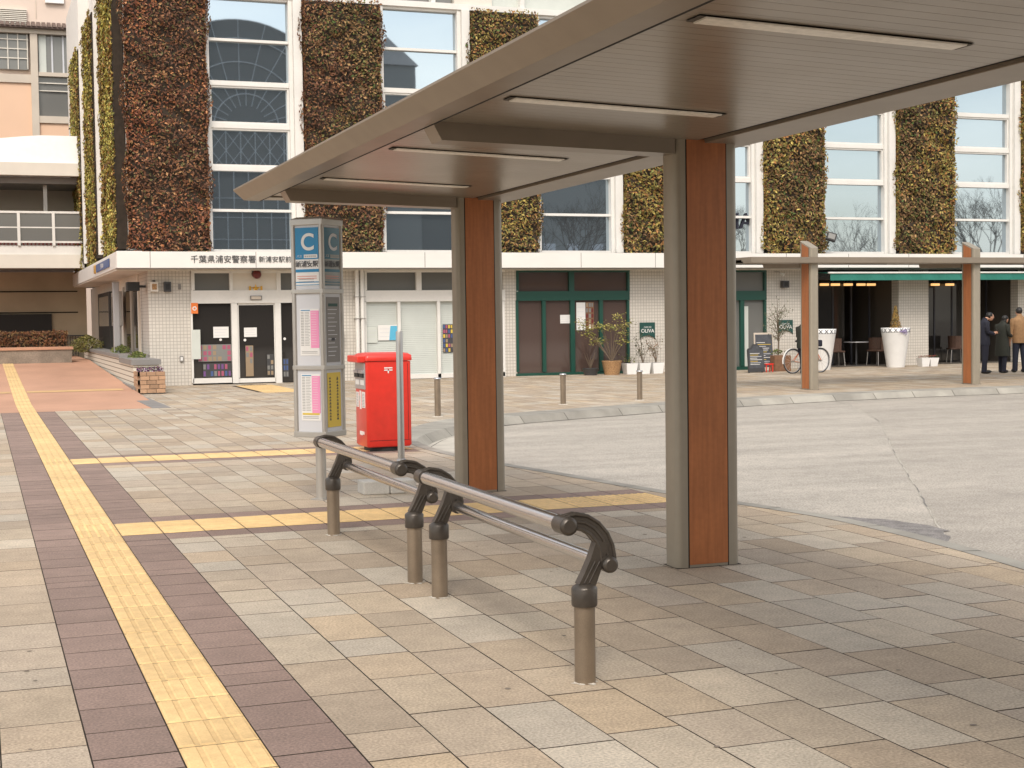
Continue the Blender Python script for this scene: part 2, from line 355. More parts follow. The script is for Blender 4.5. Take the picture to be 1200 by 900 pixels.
# granite pavers
PAL = [(.405,.325,.243),(.425,.372,.298),(.37,.292,.213),(.425,.335,.235),(.35,.28,.207),(.445,.397,.323),(.385,.312,.232),(.415,.342,.255)]
_m = [sum(c[i] for c in PAL)/len(PAL) for i in range(3)]
PAL = [tuple(_m[i]*.30*(sum(c)/sum(_m)) + .70*c[i] for i in range(3)) for c in PAL]
PURP = (.245,.172,.142)
PW = .3035; X0 = .64
def zone(x, y):
    if x < 3.2 and y > 27.35: return 'orange'
    if 0.64-.002 < x < .94: return 'tac'
    if .94 < x < 5.31 and 10.95 < y < 11.61: return 'tac'
    if .94 < x < 4.9 and 16.82 < y < 17.45: return 'tac'
    if 5.9 < x < 6.8 and 31.9 < y < 36.0: return 'tac'
    if .33 < x < 1.25: return 'purple'
    if .94 < x < 5.5 and (10.65 < y < 11.92): return 'purple'
    if .94 < x < 5 and (16.52 < y < 17.75): return 'purple'
    return 'stone'
rnd = random.Random(11)
mb = MB(); G_ = .0050
k0, k1 = -int((X0+14)/PW), int((36-X0)/PW)
for r in range(k0, k1):
    xa, xb = X0+r*PW+G_*.6, X0+(r+1)*PW-G_*.6; xm = (xa+xb)/2
    marks = [2.2, 37.2]
    if .94 < xm < 5.5: marks += [10.65,10.95,11.61,11.92]
    if .94 < xm < 5: marks += [16.52,16.82,17.45,17.75]
    if xm < 3.2: marks += [27.35]
    marks = sorted(marks); y = 2.2-rnd.random()*.4; mi = 1
    reg = .62 if xm > 1.9 else .45
    last = None
    while y < 37.2:
        z_ = zone(xm, y+.02)
        if z_ == 'orange': break
        L_ = rnd.choice([.36,.36,.36,.20]) if z_ == 'purple' and .33 < xm < 1.25 else (rnd.choice([.6,.6,.62,.45]) if xm > 2.1 else rnd.choice([.36,.45,.6,.6,.36]))
        if z_ == 'purple' and xm > 1.25: L_ = .6
        y2 = y+L_
        for mk in marks:
            if y+.01 < mk < y2+.06: y2 = mk; break
        if z_ != 'tac' and y2-y > .03:
            ya, yb = y+G_*.85, y2-G_*.85
            cs = [(xa,ya),(xb,ya),(xb,yb),(xa,yb)]
            if xm > 4.3:
                ins = [inside(*c) for c in cs]
                if all(ins): cs = None
                elif any(ins): cs = clip_out(cs, xm, (ya+yb)/2)
            if cs and len(cs) >= 3:
                if z_ == 'purple': k_ = rnd.uniform(.9,1.1); col = tuple(c*k_ for c in PURP)
                else:
                    cc = PAL[rnd.choice([0,0,1,2,3,4,5,6,7,1])]; k_ = rnd.uniform(.93,1.07); w = rnd.uniform(-.008,.012); col = (cc[0]*k_+w, cc[1]*k_, cc[2]*k_-w)
                zz = rnd.uniform(-.0006,.0006)
                n = len(cs)
                mb.add([(x,yy,zz) for x, yy in cs], [list(range(n))], 'paver', col); mb.add([(x,yy,zz) for x, yy in cs]+[(x,yy,-.007) for x, yy in cs], [(i,(i+1)%n,n+(i+1)%n,n+i)[::-1] for i in range(n)], 'joint')
        y = y2
mb.build('pavement', kind='structure')

mb = MB(); rs = random.Random(77)
for i in range(420):
    x, y = rs.uniform(-5,5.6), rs.uniform(3.5,26)
    if inside(x,y) or .3 < x < 1.3: continue
    q = rs.uniform(.005,.015)
    if 1.25 < x < 4.6: pass
    mb.add([(x+q*rs.uniform(.7,1.2)*math.cos(a*PI/4), y+q*rs.uniform(.7,1.2)*math.sin(a*PI/4), .0022) for a in range(8)], [list(range(8))], 'spot')
mb.build('paving_spots', kind='structure')
# tactile strips (raised bars / domes)
mb = MB(); YC = (.68,.47,.22)
def blockz(x0,y0,x1,y1,zf=lambda y:0, bars='y', col=YC, nb=4):
    k = rnd.uniform(.94,1.06); col = tuple(c*k for c in col); g = .003
    A = [(x0+g,y0+g),(x1-g,y0+g),(x1-g,y1-g),(x0+g,y1-g)]
    mb.add([(x,y,zf(y)+.001) for x,y in A], [(0,1,2,3)], 'tactile', tuple(c*.93 for c in col))
    if bars == 'y':
        w = (x1-x0)/nb
        for i in range(nb):
            a, b = x0+w*i+w*.12, x0+w*(i+1)-w*.12; c, d = y0+.012, y1-.012; e = .006
            mb.add([(a,c,zf(c)+.001),(b,c,zf(c)+.001),(b,d,zf(d)+.001),(a,d,zf(d)+.001),(a+e,c+e,zf(c)+.006),(b-e,c+e,zf(c)+.006),(b-e,d-e,zf(d)+.006),(a+e,d-e,zf(d)+.006)],
                   [(4,5,6,7),(0,1,5,4),(1,2,6,5),(2,3,7,6),(3,0,4,7)], 'tactile', col)
    elif bars == 'x':
        w = (y1-y0)/nb
        for i in range(nb):
            a, b = y0+w*i+w*.12, y0+w*(i+1)-w*.12; c, d = x0+.012, x1-.012; e = .006
            mb.add([(c,a,.001),(d,a,.001),(d,b,.001),(c,b,.001),(c+e,a+e,.006),(d-e,a+e,.006),(d-e,b-e,.006),(c+e,b-e,.006)],
                   [(4,5,6,7),(0,1,5,4),(1,2,6,5),(2,3,7,6),(3,0,4,7)], 'tactile', col)
    else:
        nx, ny = max(1,round((x1-x0)/.06)), max(1,round((y1-y0)/.06))
        for i in range(nx):
            for j in range(ny):
                cx, cy = x0+(i+.5)*(x1-x0)/nx, y0+(j+.5)*(y1-y0)/ny
                v = [(cx+r_*math.cos(a), cy+r_*math.sin(a), h_) for r_, h_ in ((.016,.001),(.010,.006)) for a in [PI/3*q for q in range(6)]]
                mb.add(v, [(q,(q+1)%6,6+(q+1)%6,6+q) for q in range(6)]+[(6,7,8,9,10,11)], 'tactile', col)
def ramp(x, y):
    if y < 27.4: return 0
    return max(0, min(.46, (y-30)*.46/17)) if y > 30 else 0
y = 2.2
while y < 27.3:
    cross = abs(y-11.28) < .35 or abs(y-17.1) < .35
    blockz(X0, y, X0+PW, min(y+.35,27.35), bars='d' if cross else 'y'); y += .35
while y < 46: blockz(X0, y, X0+PW, y+.35, zf=lambda t: ramp(0,t)+.004); y += .35
x = X0+PW
while x < 5.3:
    blockz(x, 10.95, x+PW, 11.28, bars='d' if x > 4.3 else 'x'); blockz(x, 11.28, x+PW, 11.61, bars='d' if x > 4.3 else 'x')
    if x < 4.7: blockz(x, 16.82, x+PW, 17.13, bars='x'); blockz(x, 17.13, x+PW, 17.45, bars='x')
    x += PW
for i in range(3):
    for j in range(12): blockz(5.9+i*.3035, 31.95+j*.335, 5.9+(i+1)*.3035, 31.95+(j+1)*.335, bars='y')
mb.build('tactile_paving', kind='structure')
mb = MB()
rows = [27.35,30]+[30+i*1.7 for i in range(1,11)]+[60]
for a, b in zip(rows[:-1], rows[1:]):
    mb.add([(-30,a,ramp(0,a)+.001),(3.22,a,ramp(0,a)+.001),(3.22,b,ramp(0,b)+.001),(-30,b,ramp(0,b)+.001)], [(0,1,2,3)], 'orange_pave')
mb.build('orange_path', kind='structure')
mb = MB()
for a, b, x0, x1 in ((33.2,33.75,-6,.62),(33.2,33.75,.96,3.0)): mb.add([(x0,a,ramp(0,a)+.006),(x1,a,ramp(0,a)+.006),(x1,b,ramp(0,b)+.006),(x0,b,ramp(0,b)+.006)], [(0,1,2,3)], 'yellow_paint' if x1 < 1 else 'yellow_paint')
mb.build('path_marking', kind='structure')
mb = MB().box(2.96,27.3,-.005,3.30,33.0,.006,'mgrey'); mb.build('path_edging', kind='structure')

# ------------------------------------------------------------------ bus shelter (local: x along, y across from the column side, z up)
def shelter(name, label, length, cols, loc, rz, group):
    t = thing(name, label, 'bus shelter', loc, rz, group)
    zs = lambda a: 2.625+.035*max(0,a-.3)
    W = 2.28; L0, L1 = 0, length
    # roof: top skin + chamfered fascias
    mb = MB()
    prof = [(-.05,2.622),(-.05,2.74),(W,2.765),(W,2.752),(W-.096,2.668),(W-.234,2.663),(W-.234,2.70),(.36,2.70),(.36,2.662),(.30,2.66),(.30,2.622)]
    mb.prism(prof, 0, L0, L1, 'bronze')
    mb.build('roof', t)
    MB().box(L1-.30,.345,2.672,L1-.005,W-.238,2.690,'soffit').build('end_soffit', t)
    MB().box(L0+.02,W-.250,2.6625,L1-.02,W-.2345,2.6990,'gap').build('crease_joint', t)
    # soffit planks, one per 0.1 m with shadow gaps
    mb = MB(); x = L0+.05
    while x < L1-.36:
        a0, a1 = .345, W-.254
        mb.add([(x+.0015,a0,zs(a0)),(x+.0985,a0,zs(a0)),(x+.0985,a1,zs(a1)),(x+.0015,a1,zs(a1)),(x+.0015,a0,zs(a0)+.004),(x+.0985,a0,zs(a0)+.004),(x+.0985,a1,zs(a1)+.004),(x+.0015,a1,zs(a1)+.004)],
               [(0,3,2,1),(4,5,6,7),(0,1,5,4),(1,2,6,5),(2,3,7,6),(3,0,4,7)], 'soffit'); x += .1
    sof = mb.build('soffit', t)
    MB().box(L0+.02,.33,2.694,L1-.02,W-.236,2.698,'gap_s').build('soffit_backing', t)
    MB().box(L0+.03,.301,2.632,L1-.03,.343,2.69,'gap').build('shadow_gap', t)
    # edge beam and its joint line
    MB().box(L0+.01,-.03,2.611,L1-.01,.296,2.6235,'bronze',bev=.003).build('edge_beam', t)
    # transverse beams and columns
    for cx in cols:
        a0, a1 = .50, W-.24
        MB().add([(cx-.10,a0,2.54),(cx-.10,a1-.06,2.578),(cx-.10,a1,zs(a1)+.002),(cx-.10,a0,zs(a0)+.002),(cx+.10,a0,2.54),(cx+.10,a1-.06,2.578),(cx+.10,a1,zs(a1)+.002),(cx+.10,a0,zs(a0)+.002)],
                 [(0,1,2,3),(7,6,5,4),(0,4,5,1),(1,5,6,2),(3,7,4,0)], 'bronze').build('beam', t)
        # column: rounded grey shell, timber inlay on both broad faces, slanted head
        y0, y1, hx, r = .066, .502, .095, .045
        prof = arc(cx-hx+r, y0+r, r, 180, 270, 5)+arc(cx+hx-r, y0+r, r, 270, 360, 5)+arc(cx+hx-r, y1-r, r, 0, 90, 5)+arc(cx-hx+r, y1-r, r, 90, 180, 5)
        n = len(prof); mb = MB()
        top = lambda y: 2.93+.17*(y-y0)/(y1-y0)
        vs = [(p[0],p[1],0) for p in prof]+[(p[0],p[1],top(p[1])) for p in prof]
        mb.add(vs, [(i,(i+1)%n,n+(i+1)%n,n+i) for i in range(n)], 'column', smooth=True); mb.add(vs, [[n+i for i in range(n)]], 'column')
        c_ = mb.build('column', t)
        for s_ in (-1,1):
            w = MB(); w.add([(cx+s_*(hx+.004),.155,.02),(cx+s_*(hx+.004),.42,.02),(cx+s_*(hx+.004),.42,top(.42)-.03),(cx+s_*(hx+.004),.155,top(.155)-.03),
                             (cx+s_*(hx-.02),.155,.02),(cx+s_*(hx-.02),.42,.02),(cx+s_*(hx-.02),.42,top(.42)-.03),(cx+s_*(hx-.02),.155,top(.155)-.03)],
                            [(0,1,2,3) if s_ > 0 else (3,2,1,0),(0,4,5,1),(1,5,6,2),(2,6,7,3),(3,7,4,0)], 'wood')
            w.build('wood_panel', c_)
            e = MB()
            for yy in (.1475,.4205): e.box(cx+s_*(hx-.01),yy,.0,cx+s_*(hx+.0015),yy+.007,min(top(yy),top(yy+.012))-.01,'gap')
            e.build('inlay_joint', c_)
        MB().box(cx-hx-.004,y0-.004,0,cx+hx+.004,y1+.004,.003,'joint').build('base_joint', c_)
    # flush lamp strips
    for i in range(len(cols)-1):
        for q in (.275,.755):
            x = cols[i]+(cols[i+1]-cols[i])*q; a0, a1 = .72, 1.9
            l = MB(); l.add([(x-.06,a0-.03,zs(a0-.03)-.006),(x+.06,a0-.03,zs(a0-.03)-.006),(x+.06,a1+.03,zs(a1+.03)-.006),(x-.06,a1+.03,zs(a1+.03)-.006)], [(3,2,1,0)], 'gap_s')
            l.add([(x-.06,a0-.03,zs(a0-.03)-.001),(x+.06,a0-.03,zs(a0-.03)-.001),(x+.06,a1+.03,zs(a1+.03)-.001),(x-.06,a1+.03,zs(a1+.03)-.001)], [(0,1,2,3)], 'gap')
            lt = l.build('ceiling_lamp', t)
            d = MB(); d.add([(x-.05,a0,zs(a0)-.012),(x+.05,a0,zs(a0)-.012),(x+.05,a1,zs(a1)-.012),(x-.05,a1,zs(a1)-.012),(x-.054,a0,zs(a0)-.005),(x+.054,a0,zs(a0)-.005),(x+.054,a1,zs(a1)-.005),(x-.054,a1,zs(a1)-.005)],
                    [(3,2,1,0),(0,1,5,4),(1,2,6,5),(2,3,7,6),(3,0,4,7)], 'lens'); d.build('lamp_lens', lt)
    return t
shelter('bus_shelter', 'long brown metal bus shelter roof overhead carried by two broad timber-faced columns', 14.4, [.5,4.8,9.1,13.4], (4.5,-1.0,0), PI/2, 'bus shelters of brown metal and timber')
shelter('bus_shelter', 'far brown bus shelter across the turning circle in front of the cafe', 22.0, [1.55,5.6,9.7,13.8,17.9,21.2], (14.7,26.06,0), 0, 'bus shelters of brown metal and timber')

# ------------------------------------------------------------------ leaning rails
def rail_module(label, yn, yf):
    t = thing('leaning_rail', label, 'leaning rail', (2.385,yn,0), 0, 'stainless leaning rails beside the shelter')
    L = yf-yn
    for yy in (0, L):
        p = MB(); p.lathe(0,yy,[(.045,0),(.045,.345)],'post',24); po = p.build('post', t)
        MB().lathe(0,yy,[(.054,.33),(.056,.338),(.056,.405),(.052,.412),(.034,.425)],'cast',24).build('collar', po)
        g_ = MB(); q_ = [.052+.012*math.sin(i*2.3+yy)+.006*math.sin(i*5.1) for i in range(18)]; g_.add([(q_[i]*math.cos(i*PI/9),yy+q_[i]*math.sin(i*PI/9),.002) for i in range(18)]+[(.045*math.cos(i*PI/9),yy+.045*math.sin(i*PI/9),.006) for i in range(18)],[(i,(i+1)%18,18+(i+1)%18,18+i) for i in range(18)],'mortar'); g_.build('grout_ring', po)
        # cast arm: rises and leans right to the low rail, then arches back left to the top rail
        a = MB()
        def blade(pts, ws, th):
            vs = []
            for s_ in (-1,1):
                for side in (-1,1):
                    for i, (x,z) in enumerate(pts):
                        j0, j1 = pts[max(i-1,0)], pts[min(i+1,len(pts)-1)]; dx, dz = j1[0]-j0[0], j1[1]-j0[1]; l = math.hypot(dx,dz)
                        vs.append((x-dz/l*ws[i]*side, yy+s_*th, z+dx/l*ws[i]*side))
            n = len(pts); fs = []
            for i in range(n-1):
                fs += [(i,i+1,n+i+1,n+i),(2*n+i,3*n+i,3*n+i+1,2*n+i+1),(i,2*n+i,2*n+i+1,i+1),(n+i,n+i+1,3*n+i+1,3*n+i)]
            fs += [(0,n,3*n,2*n),(n-1,3*n-1,4*n-1,2*n-1)]
            a.add(vs, fs, 'cast')
        blade([(0,.41),(.022,.455),(.05,.52),(.078,.60)], [.037,.034,.031,.030], .025)
        AR = [(-.088,.684),(-.045,.694),(0,.686),(.042,.660),(.076,.62),(.096,.575),(.104,.53),(.1,.495)]
        blade(AR, [.026,.030,.034,.036,.036,.034,.030,.026], .018)
        for k_ in (-1,1):
            ed = []
            for i in range(len(AR)):
                j0, j1 = AR[max(i-1,0)], AR[min(i+1,len(AR)-1)]; dx, dz = j1[0]-j0[0], j1[1]-j0[1]; l = math.hypot(dx,dz); ed.append((AR[i][0]-dz/l*k_*.031,yy,AR[i][1]+dx/l*k_*.031))
            for yo in (-.02,.02): a.tube([(p[0],yy+yo,p[2]) for p in ed],.0075,'cast',8)
        for yo in (-.019,.019): a.tube([(p[0],yy+yo,p[1]) for p in AR[1:-1]],.006,'cast',8)
        a.tube([(-.088,yy-.05,.68),(-.088,yy+.05,.68)], .0405, 'cast', 20)
        a.tube([(.1,yy-.045,.505),(.1,yy+.045,.505)], .036, 'cast', 20)
        for (x,z,r_) in ((-.088,.68,.0375),(.1,.505,.033)):
            s_ = -1 if yy == 0 else 1
            a.tube([(x,yy+s_*.05,z),(x,yy+s_*.058,z),(x,yy+s_*.064,z)], [r_+.002,r_,r_*.7], 'cast', 20)
        # raised ribs on the face
        for dx in (-.010,.012): a.tube([(.0+dx,yy-.026,.43),(.05+dx,yy-.028,.52)], .004, 'steel' if False else 'cast', 6)
        a.build('arm', po)
    MB().tube([(-.088,.045,.68),(-.088,L-.045,.68)], .034, 'steel', 28).build('upper_rail', t)
    MB().tube([(.1,.04,.505),(.1,L-.04,.505)], .0275, 'steel', 24).build('lower_rail', t)
    return t
rail_module('stainless leaning rail on bronze posts, nearer one of the two beside the shelter', 5.66, 7.74)
rail_module('stainless leaning rail on bronze posts, farther one reaching to the bus stop sign', 8.23, 10.33)

# ------------------------------------------------------------------ bus stop sign pillar
t = thing('bus_stop_sign', 'tall square aluminium bus stop pillar with blue letter C and timetables behind the rail', 'bus stop sign', (2.77,12.44,0), math.radians(-34-12.6+90-90))
# local: -y face is the big "C" face looking at the camera, +x face the narrower one
t.rotation_euler = (0,0,math.radians(-46.5))
S2 = .162; ZB, ZT = .555, 2.43
MB().lathe(0,0,[(.045,0),(.045,ZB+.01)],'alu',20).build('pole', t)
MB().box(-.07,-.07,0,.07,.07,.012,'alu').build('base_plate', t)
mb = MB()
for sx in (-1,1):
    for sy in (-1,1):
        cx, cy = sx*(S2-.02), sy*(S2-.02); mb.prism([(cx+p[0],cy+p[1]) for p in arc(0,0,.024,0,330,11)], 2, ZB, ZT-.01, 'alu', smooth=True)
for z0, z1 in ((ZB,ZB+.05),(1.135,1.175),(1.79,1.83),(ZT-.055,ZT)):
    mb.box(-S2-.003,-S2-.003,z0,S2+.003,S2+.003,z1,'alu',bev=.006)
mb.build('frame', t)
inn = S2-.012
MB().box(-inn,-inn,ZB+.03,inn,inn,ZT-.03,'pale').build('display_core', t)
# "wide" sign helper on -y face and +x face
M['paper_t'] = mat('paper_cover_dimmed', (.27,.28,.27), .18); M['blue_t'] = mat('blue_cover_dimmed', (.02,.12,.19), .18)  # darker copies: tint and reflection of the right face's cover put into colour
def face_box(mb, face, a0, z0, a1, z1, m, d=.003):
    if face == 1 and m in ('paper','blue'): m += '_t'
    e = inn+d
    if face == 0: mb.box(a0,-e,z0,a1,-inn+.001,z1,m)
    else: mb.box(inn-.001,a0,z0,e,a1,z1,m)
def face_text(nm, face, body, size, m, a, z, par, sx=1, bold=0, d=.007):
    e = inn+d
    if face == 0: text(nm, body, size, m, par, (a,-e,z), (PI/2,0,0), sx=sx, bold=bold, ext=.0005)
    else: text(nm, body, size, m, par, (e,a,z), (PI/2,0,PI/2), sx=sx, bold=bold, ext=.0005)
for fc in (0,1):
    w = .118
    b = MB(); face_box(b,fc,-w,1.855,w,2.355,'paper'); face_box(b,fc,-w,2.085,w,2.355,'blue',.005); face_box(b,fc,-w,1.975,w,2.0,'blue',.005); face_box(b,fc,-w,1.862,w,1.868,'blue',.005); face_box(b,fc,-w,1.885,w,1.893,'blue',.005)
    face_box(b,fc,-.03,2.095,w-.01,2.125,'paper',.006)
    for i in range(2): face_box(b,fc,-w+.015,1.937-i*.018,w-.02,1.942-i*.018,'rink',.005)
    for i in range(2): face_box(b,fc,-w+.03,1.912-i*.02,w-.05,1.916-i*.02,'gink',.005)
    for i in range(6): face_box(b,fc,-.02+i*.02,2.102,-.01+i*.02,2.116,'gink',.0065)
    pn = b.build('stop_panel', t)
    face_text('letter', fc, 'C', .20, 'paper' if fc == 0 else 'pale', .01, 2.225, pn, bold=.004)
    face_text('lettering', fc, 'バス', .028, 'paper', -.075, 2.11, pn)
    face_text('lettering', fc, '新浦安駅', .058, 'ink', 0, 2.04, pn, bold=.0008)
for z0 in (1.26,.70):
    b = MB(); face_box(b,0,-.085,z0,.11,z0+.40,'paper'); face_box(b,0,.025,z0+.065,.11,z0+.385,'pink',.0042); face_box(b,0,-.075,z0+.385,.02,z0+.392,'blue',.005)
    if z0 < 1: face_box(b,0,-.075,z0+.05,.10,z0+.066,'yellow',.005)
    for i in range(22):
        zz = z0+.37-i*.0135; face_box(b,0,-.075,zz,-.045,zz+.005,'gink',.0045); face_box(b,0,-.035,zz,.01+.008*math.sin(i*3),zz+.0035,'gink',.0045)
    for i in range(14): face_box(b,0,.033+.002*(i%3),z0+.37-i*.021,.085,z0+.3725-i*.021,'paper',.005)
    for i in range(2): face_box(b,0,-.07,z0+.02+i*.013,.09,z0+.024+i*.013,'gink',.0045)
    b.build('timetable', t)
b = MB(); face_box(b,1,-.1,1.2,.1,1.76,'mgrey')
face_box(b,1,-.07,1.68,.07,1.705,'dgreen',.005)
for i in range(12): face_box(b,1,-.08,1.65-i*.036,.06-.02*(i%3),1.656-i*.036,'pale',.0045)
face_box(b,1,-.03,1.385,.02,1.41,'ink',.0055); b.build('notice', t)
b = MB(); face_box(b,1,-.105,.64,.10,1.11,'yellow'); 
for col_ in (-.065,.05):
    z = 1.07
    while z > .70:
        h = rnd.uniform(.012,.026); face_box(b,1,col_-.014,z-h,col_+.012,z-h*.55,'ink',.0045); face_box(b,1,col_-.003,z-h,col_+.003,z,'ink',.0045)
        if rnd.random() < .5: face_box(b,1,col_-.012,z-h*.2,col_+.012,z-h*.05,'ink',.0045)
        z -= h+.009
b.build('yellow_notice', t)
b = MB().add([(-S2-.001,-S2-.001,ZT-.001),(S2+.001,-S2-.001,ZT-.001),(S2+.001,S2+.001,ZT-.001),(-S2-.001,S2+.001,ZT-.001),(-S2+.04,-S2+.04,ZT+.018),(S2-.04,-S2+.04,ZT+.018),(S2-.04,S2-.04,ZT+.018),(-S2+.04,S2-.04,ZT+.018)],
    [(4,5,6,7),(0,1,5,4),(1,2,6,5),(2,3,7,6),(3,0,4,7)],'alu'); b.build('cap', t)

# ------------------------------------------------------------------ post box
t = thing('post_box', 'bright red square post box with white mark and letter slots facing left', 'post box', (4.55,16.95,0))
hx, hy = .275, .27
def rr(hx, hy, r, n=4): return arc(-hx+r,-hy+r,r,180,270,n)+arc(hx-r,-hy+r,r,270,360,n)+arc(hx-r,hy-r,r,0,90,n)+arc(-hx+r,hy-r,r,90,180,n)
def loft(mb, rings, m):
    n = len(rings[0][0]); vs = [(p[0],p[1],z) for pr_, z in rings for p in pr_]
    mb.add(vs, [(i*n+k,i*n+(k+1)%n,(i+1)*n+(k+1)%n,(i+1)*n+k) for i in range(len(rings)-1) for k in range(n)], m, smooth=True)
    mb.add(vs, [list(range(n))[::-1],[(len(rings)-1)*n+k for k in range(n)]], m)
b = MB(); loft(b, [(rr(hx-.015,hy-.015,.03),.055),(rr(hx,hy,.03),.075),(rr(hx,hy,.03),1.07)], 'red')
b.build('body', t)
b = MB(); loft(b, [(rr(hx+.012,hy+.012,.035),1.075),(rr(hx+.016,hy+.016,.04),1.09),(rr(hx+.012,hy+.012,.04),1.14),(rr(hx-.02,hy-.02,.05),1.163),(rr(hx-.09,hy-.09,.06),1.172)], 'red')
b.box(-hx-.10,-hy+.02,1.06,-hx-.005,hy-.02,1.14,'red',bev=.012); b.build('lid', t)
MB().lathe(0,0,[(.24,.0),(.24,.056)],'black',24).build('base', t)
b = MB().box(-hx-.012,-hy+.04,.74,-hx+.01,hy-.04,1.055,'silver',bev=.004)
fp = b.build('slot_panel', t)
for yy in (-.12,.11):
    b = MB().box(-hx-.03,yy-.085,.88,-hx-.01,yy+.085,.93,'black').box(-hx-.04,yy-.09,.93,-hx-.01,yy+.09,.965,'silver',bev=.003).box(-hx-.016,yy-.08,.79,-hx-.011,yy+.08,.85,'paper'); b.build('letter_slot', fp)
b = MB().box(-hx-.006,-.2,.52,-hx+.001,-.06,.71,'paper').box(-hx-.006,-.02,.50,-hx+.001,.04,.72,'paper').box(-hx-.006,.09,.52,-hx+.001,.21,.70,'paper')
for i in range(9): b.box(-hx-.0075,-.19,.535+i*.018,-hx-.005,-.07-.01*(i%3),.54+i*.018,'gink').box(-hx-.0075,.1,.535+i*.018,-hx-.005,.2-.02*(i%2),.54+i*.018,'gink')
b.build('collection_notice', t)
b = MB(); z = .985; y_ = -hy-.004
b.box(-.055,y_,z,.045,-hy+.001,z+.014,'paper').box(-.055,y_,z-.026,.045,-hy+.001,z-.012,'paper').box(-.012,y_,z-.055,.002,-hy+.001,z-.012,'paper'); b.build('postal_mark', t)
b = MB().box(-hx-.005,-.14,.20,-hx+.001,-.09,.235,'paper').box(-hx-.005,-.07,.19,-hx+.001,.06,.235,'paper'); b.build('small_mark', t)
MB().box(-hx+.03,-hy-.0035,.13,hx-.03,-hy+.001,.136,'dred').box(hx-.045,-hy-.003,.14,hx-.039,-hy+.001,1.04,'dred').build('panel_seam', t)
MB().box(-hx-.008,.02,.60,-hx+.001,.06,.66,'silver',bev=.002).build('lock', t)
# ------------------------------------------------------------------ slim pole on concrete block
t = thing('marker_pole', 'slim bare steel pole standing in front of the red post box', 'pole', (4.13,14.70,0))
MB().lathe(0,0,[(.036,.0),(.036,1.43),(.028,1.442)],'alu',20).build('pole', t)
MB().lathe(0,0,[(.05,.0),(.05,.10),(.038,.105)],'alu',20).build('sleeve', t)
b = MB().box(3.18,12.56,0,3.42,12.80,.12,'kerb',(.52,.50,.46),bev=.012).box(3.425,12.55,0,3.66,12.79,.118,'kerb',(.50,.48,.44),bev=.012); b.build('concrete_block', None, label='pair of butted pale concrete blocks on the paving behind the farther rail', cat='concrete block')
# ------------------------------------------------------------------ bollards
def bollard(x, y, h, label):
    t = thing('bollard', label, 'bollard', (x,y,0), 0, 'steel bollards at the kerb')
    MB().lathe(0,0,[(.05,0),(.05,h-.03)],'post',20).build('post', t)
    MB().lathe(0,0,[(.062,h-.03),(.066,h-.018),(.058,h-.004),(.03,h)],'steel',20).build('cap', t)
    MB().lathe(0,0,[(.09,0),(.088,.006),(.05,.008)],'mortar',16).build('base_ring', t)
bollard(6.9,22.35,.63,'short steel bollard just left of the farther shelter column')
bollard(9.87,24.3,.56,'middle of the three steel bollards, before the dark green doors')
bollard(11.6,24.75,.56,'steel bollard nearest the white flower pots, right of the other two')

# ------------------------------------------------------------------ main building
YF = 37.0
bld = thing('shopping_building', 'white building with tall window strips above a tiled ground floor', 'building', (3.98,YF,0))
bo = Vector((3.98,YF,0))
class BM_(MB):   # world coords -> building local
    def build(s, name, parent=None, **k):
        if parent is None: parent = bld
        s.v = [(x-bo.x, y-bo.y, z-bo.z) for x,y,z in s.v]; return MB.build(s, name, parent, **k)
ZTOP = 9.72
def xy(u, v, Y=YF): p = PY(u,v,Y); return p.x, p.z
# main mass behind the face (upper floors), with extra storey
BM_().box(3.98,YF+.25,3.0,44,60,ZTOP+6,'mgrey').build('wall')
BM_().box(3.75,YF+.10,3.31,44,YF+.249,3.40,'mgrey').build('ledge')
# windows
WX = [(5.54,7.60),(10.03,12.10),(14.38,16.50),(18.83,20.90),(23.28,25.37),(27.80,29.90),(32.25,34.35),(36.7,38.8)]
LEV = [3.36,4.38,5.43,6.50,7.56,8.64,ZTOP]
for (xa, xb) in WX:
    f = BM_(); Yg = YF+.12
    xr = xb+.32
    f.box(xa-.06,YF-.06,LEV[0]-.06,xa+.05,YF+.249,ZTOP,'white'); f.box(xb,YF-.06,LEV[0]-.06,xb+.10,YF+.249,ZTOP,'white')
    f.box(xb+.104,YF-.16,LEV[0]-.02,xr,YF+.249,ZTOP,'white')
    for i, z in enumerate(LEV):
        if i in (1,5): f.box(xa+.051,YF-.0,z-.033,xb-.001,YF+.249,z+.033,'white')
        elif i in (2,3,4): f.box(xa+.051,YF-.01,z-.060,xb-.001,YF+.249,z+.060,'white')
        else: f.box(xa+.051,YF-.02,z-.06,xb-.001,YF+.249,z+.04,'white')
    for i in (2,3):   # opening lights with their own sash
        z0, z1 = LEV[i]+.061, LEV[i+1]-.061
        f.box(xa+.052,YF+.02,z0,xa+.10,YF+.2,z1,'white'); f.box(xb-.05,YF+.02,z0,xb-.002,YF+.2,z1,'white')
        f.box(xa+.101,YF+.02,z0,xb-.051,YF+.2,z0+.045,'white'); f.box(xa+.101,YF+.02,z1-.045,xb-.051,YF+.2,z1,'white')
    fr = f.build('window')
    g = BM_()
    for i in range(6):
        x0, x1, z0, z1 = xa+.05, xb, LEV[i]+.04, LEV[i+1]-.04; dt = random.uniform(-.003,.003); du = random.uniform(-.002,.002)
        g.add([(x0,Yg+dt,z0),(x1,Yg-dt,z0),(x1,Yg-dt+du,z1),(x0,Yg+dt+du,z1)], [(0,1,2,3)], 'glass_up')
    gg = g.build('glass', fr)
    gg.location = (0,0,0)
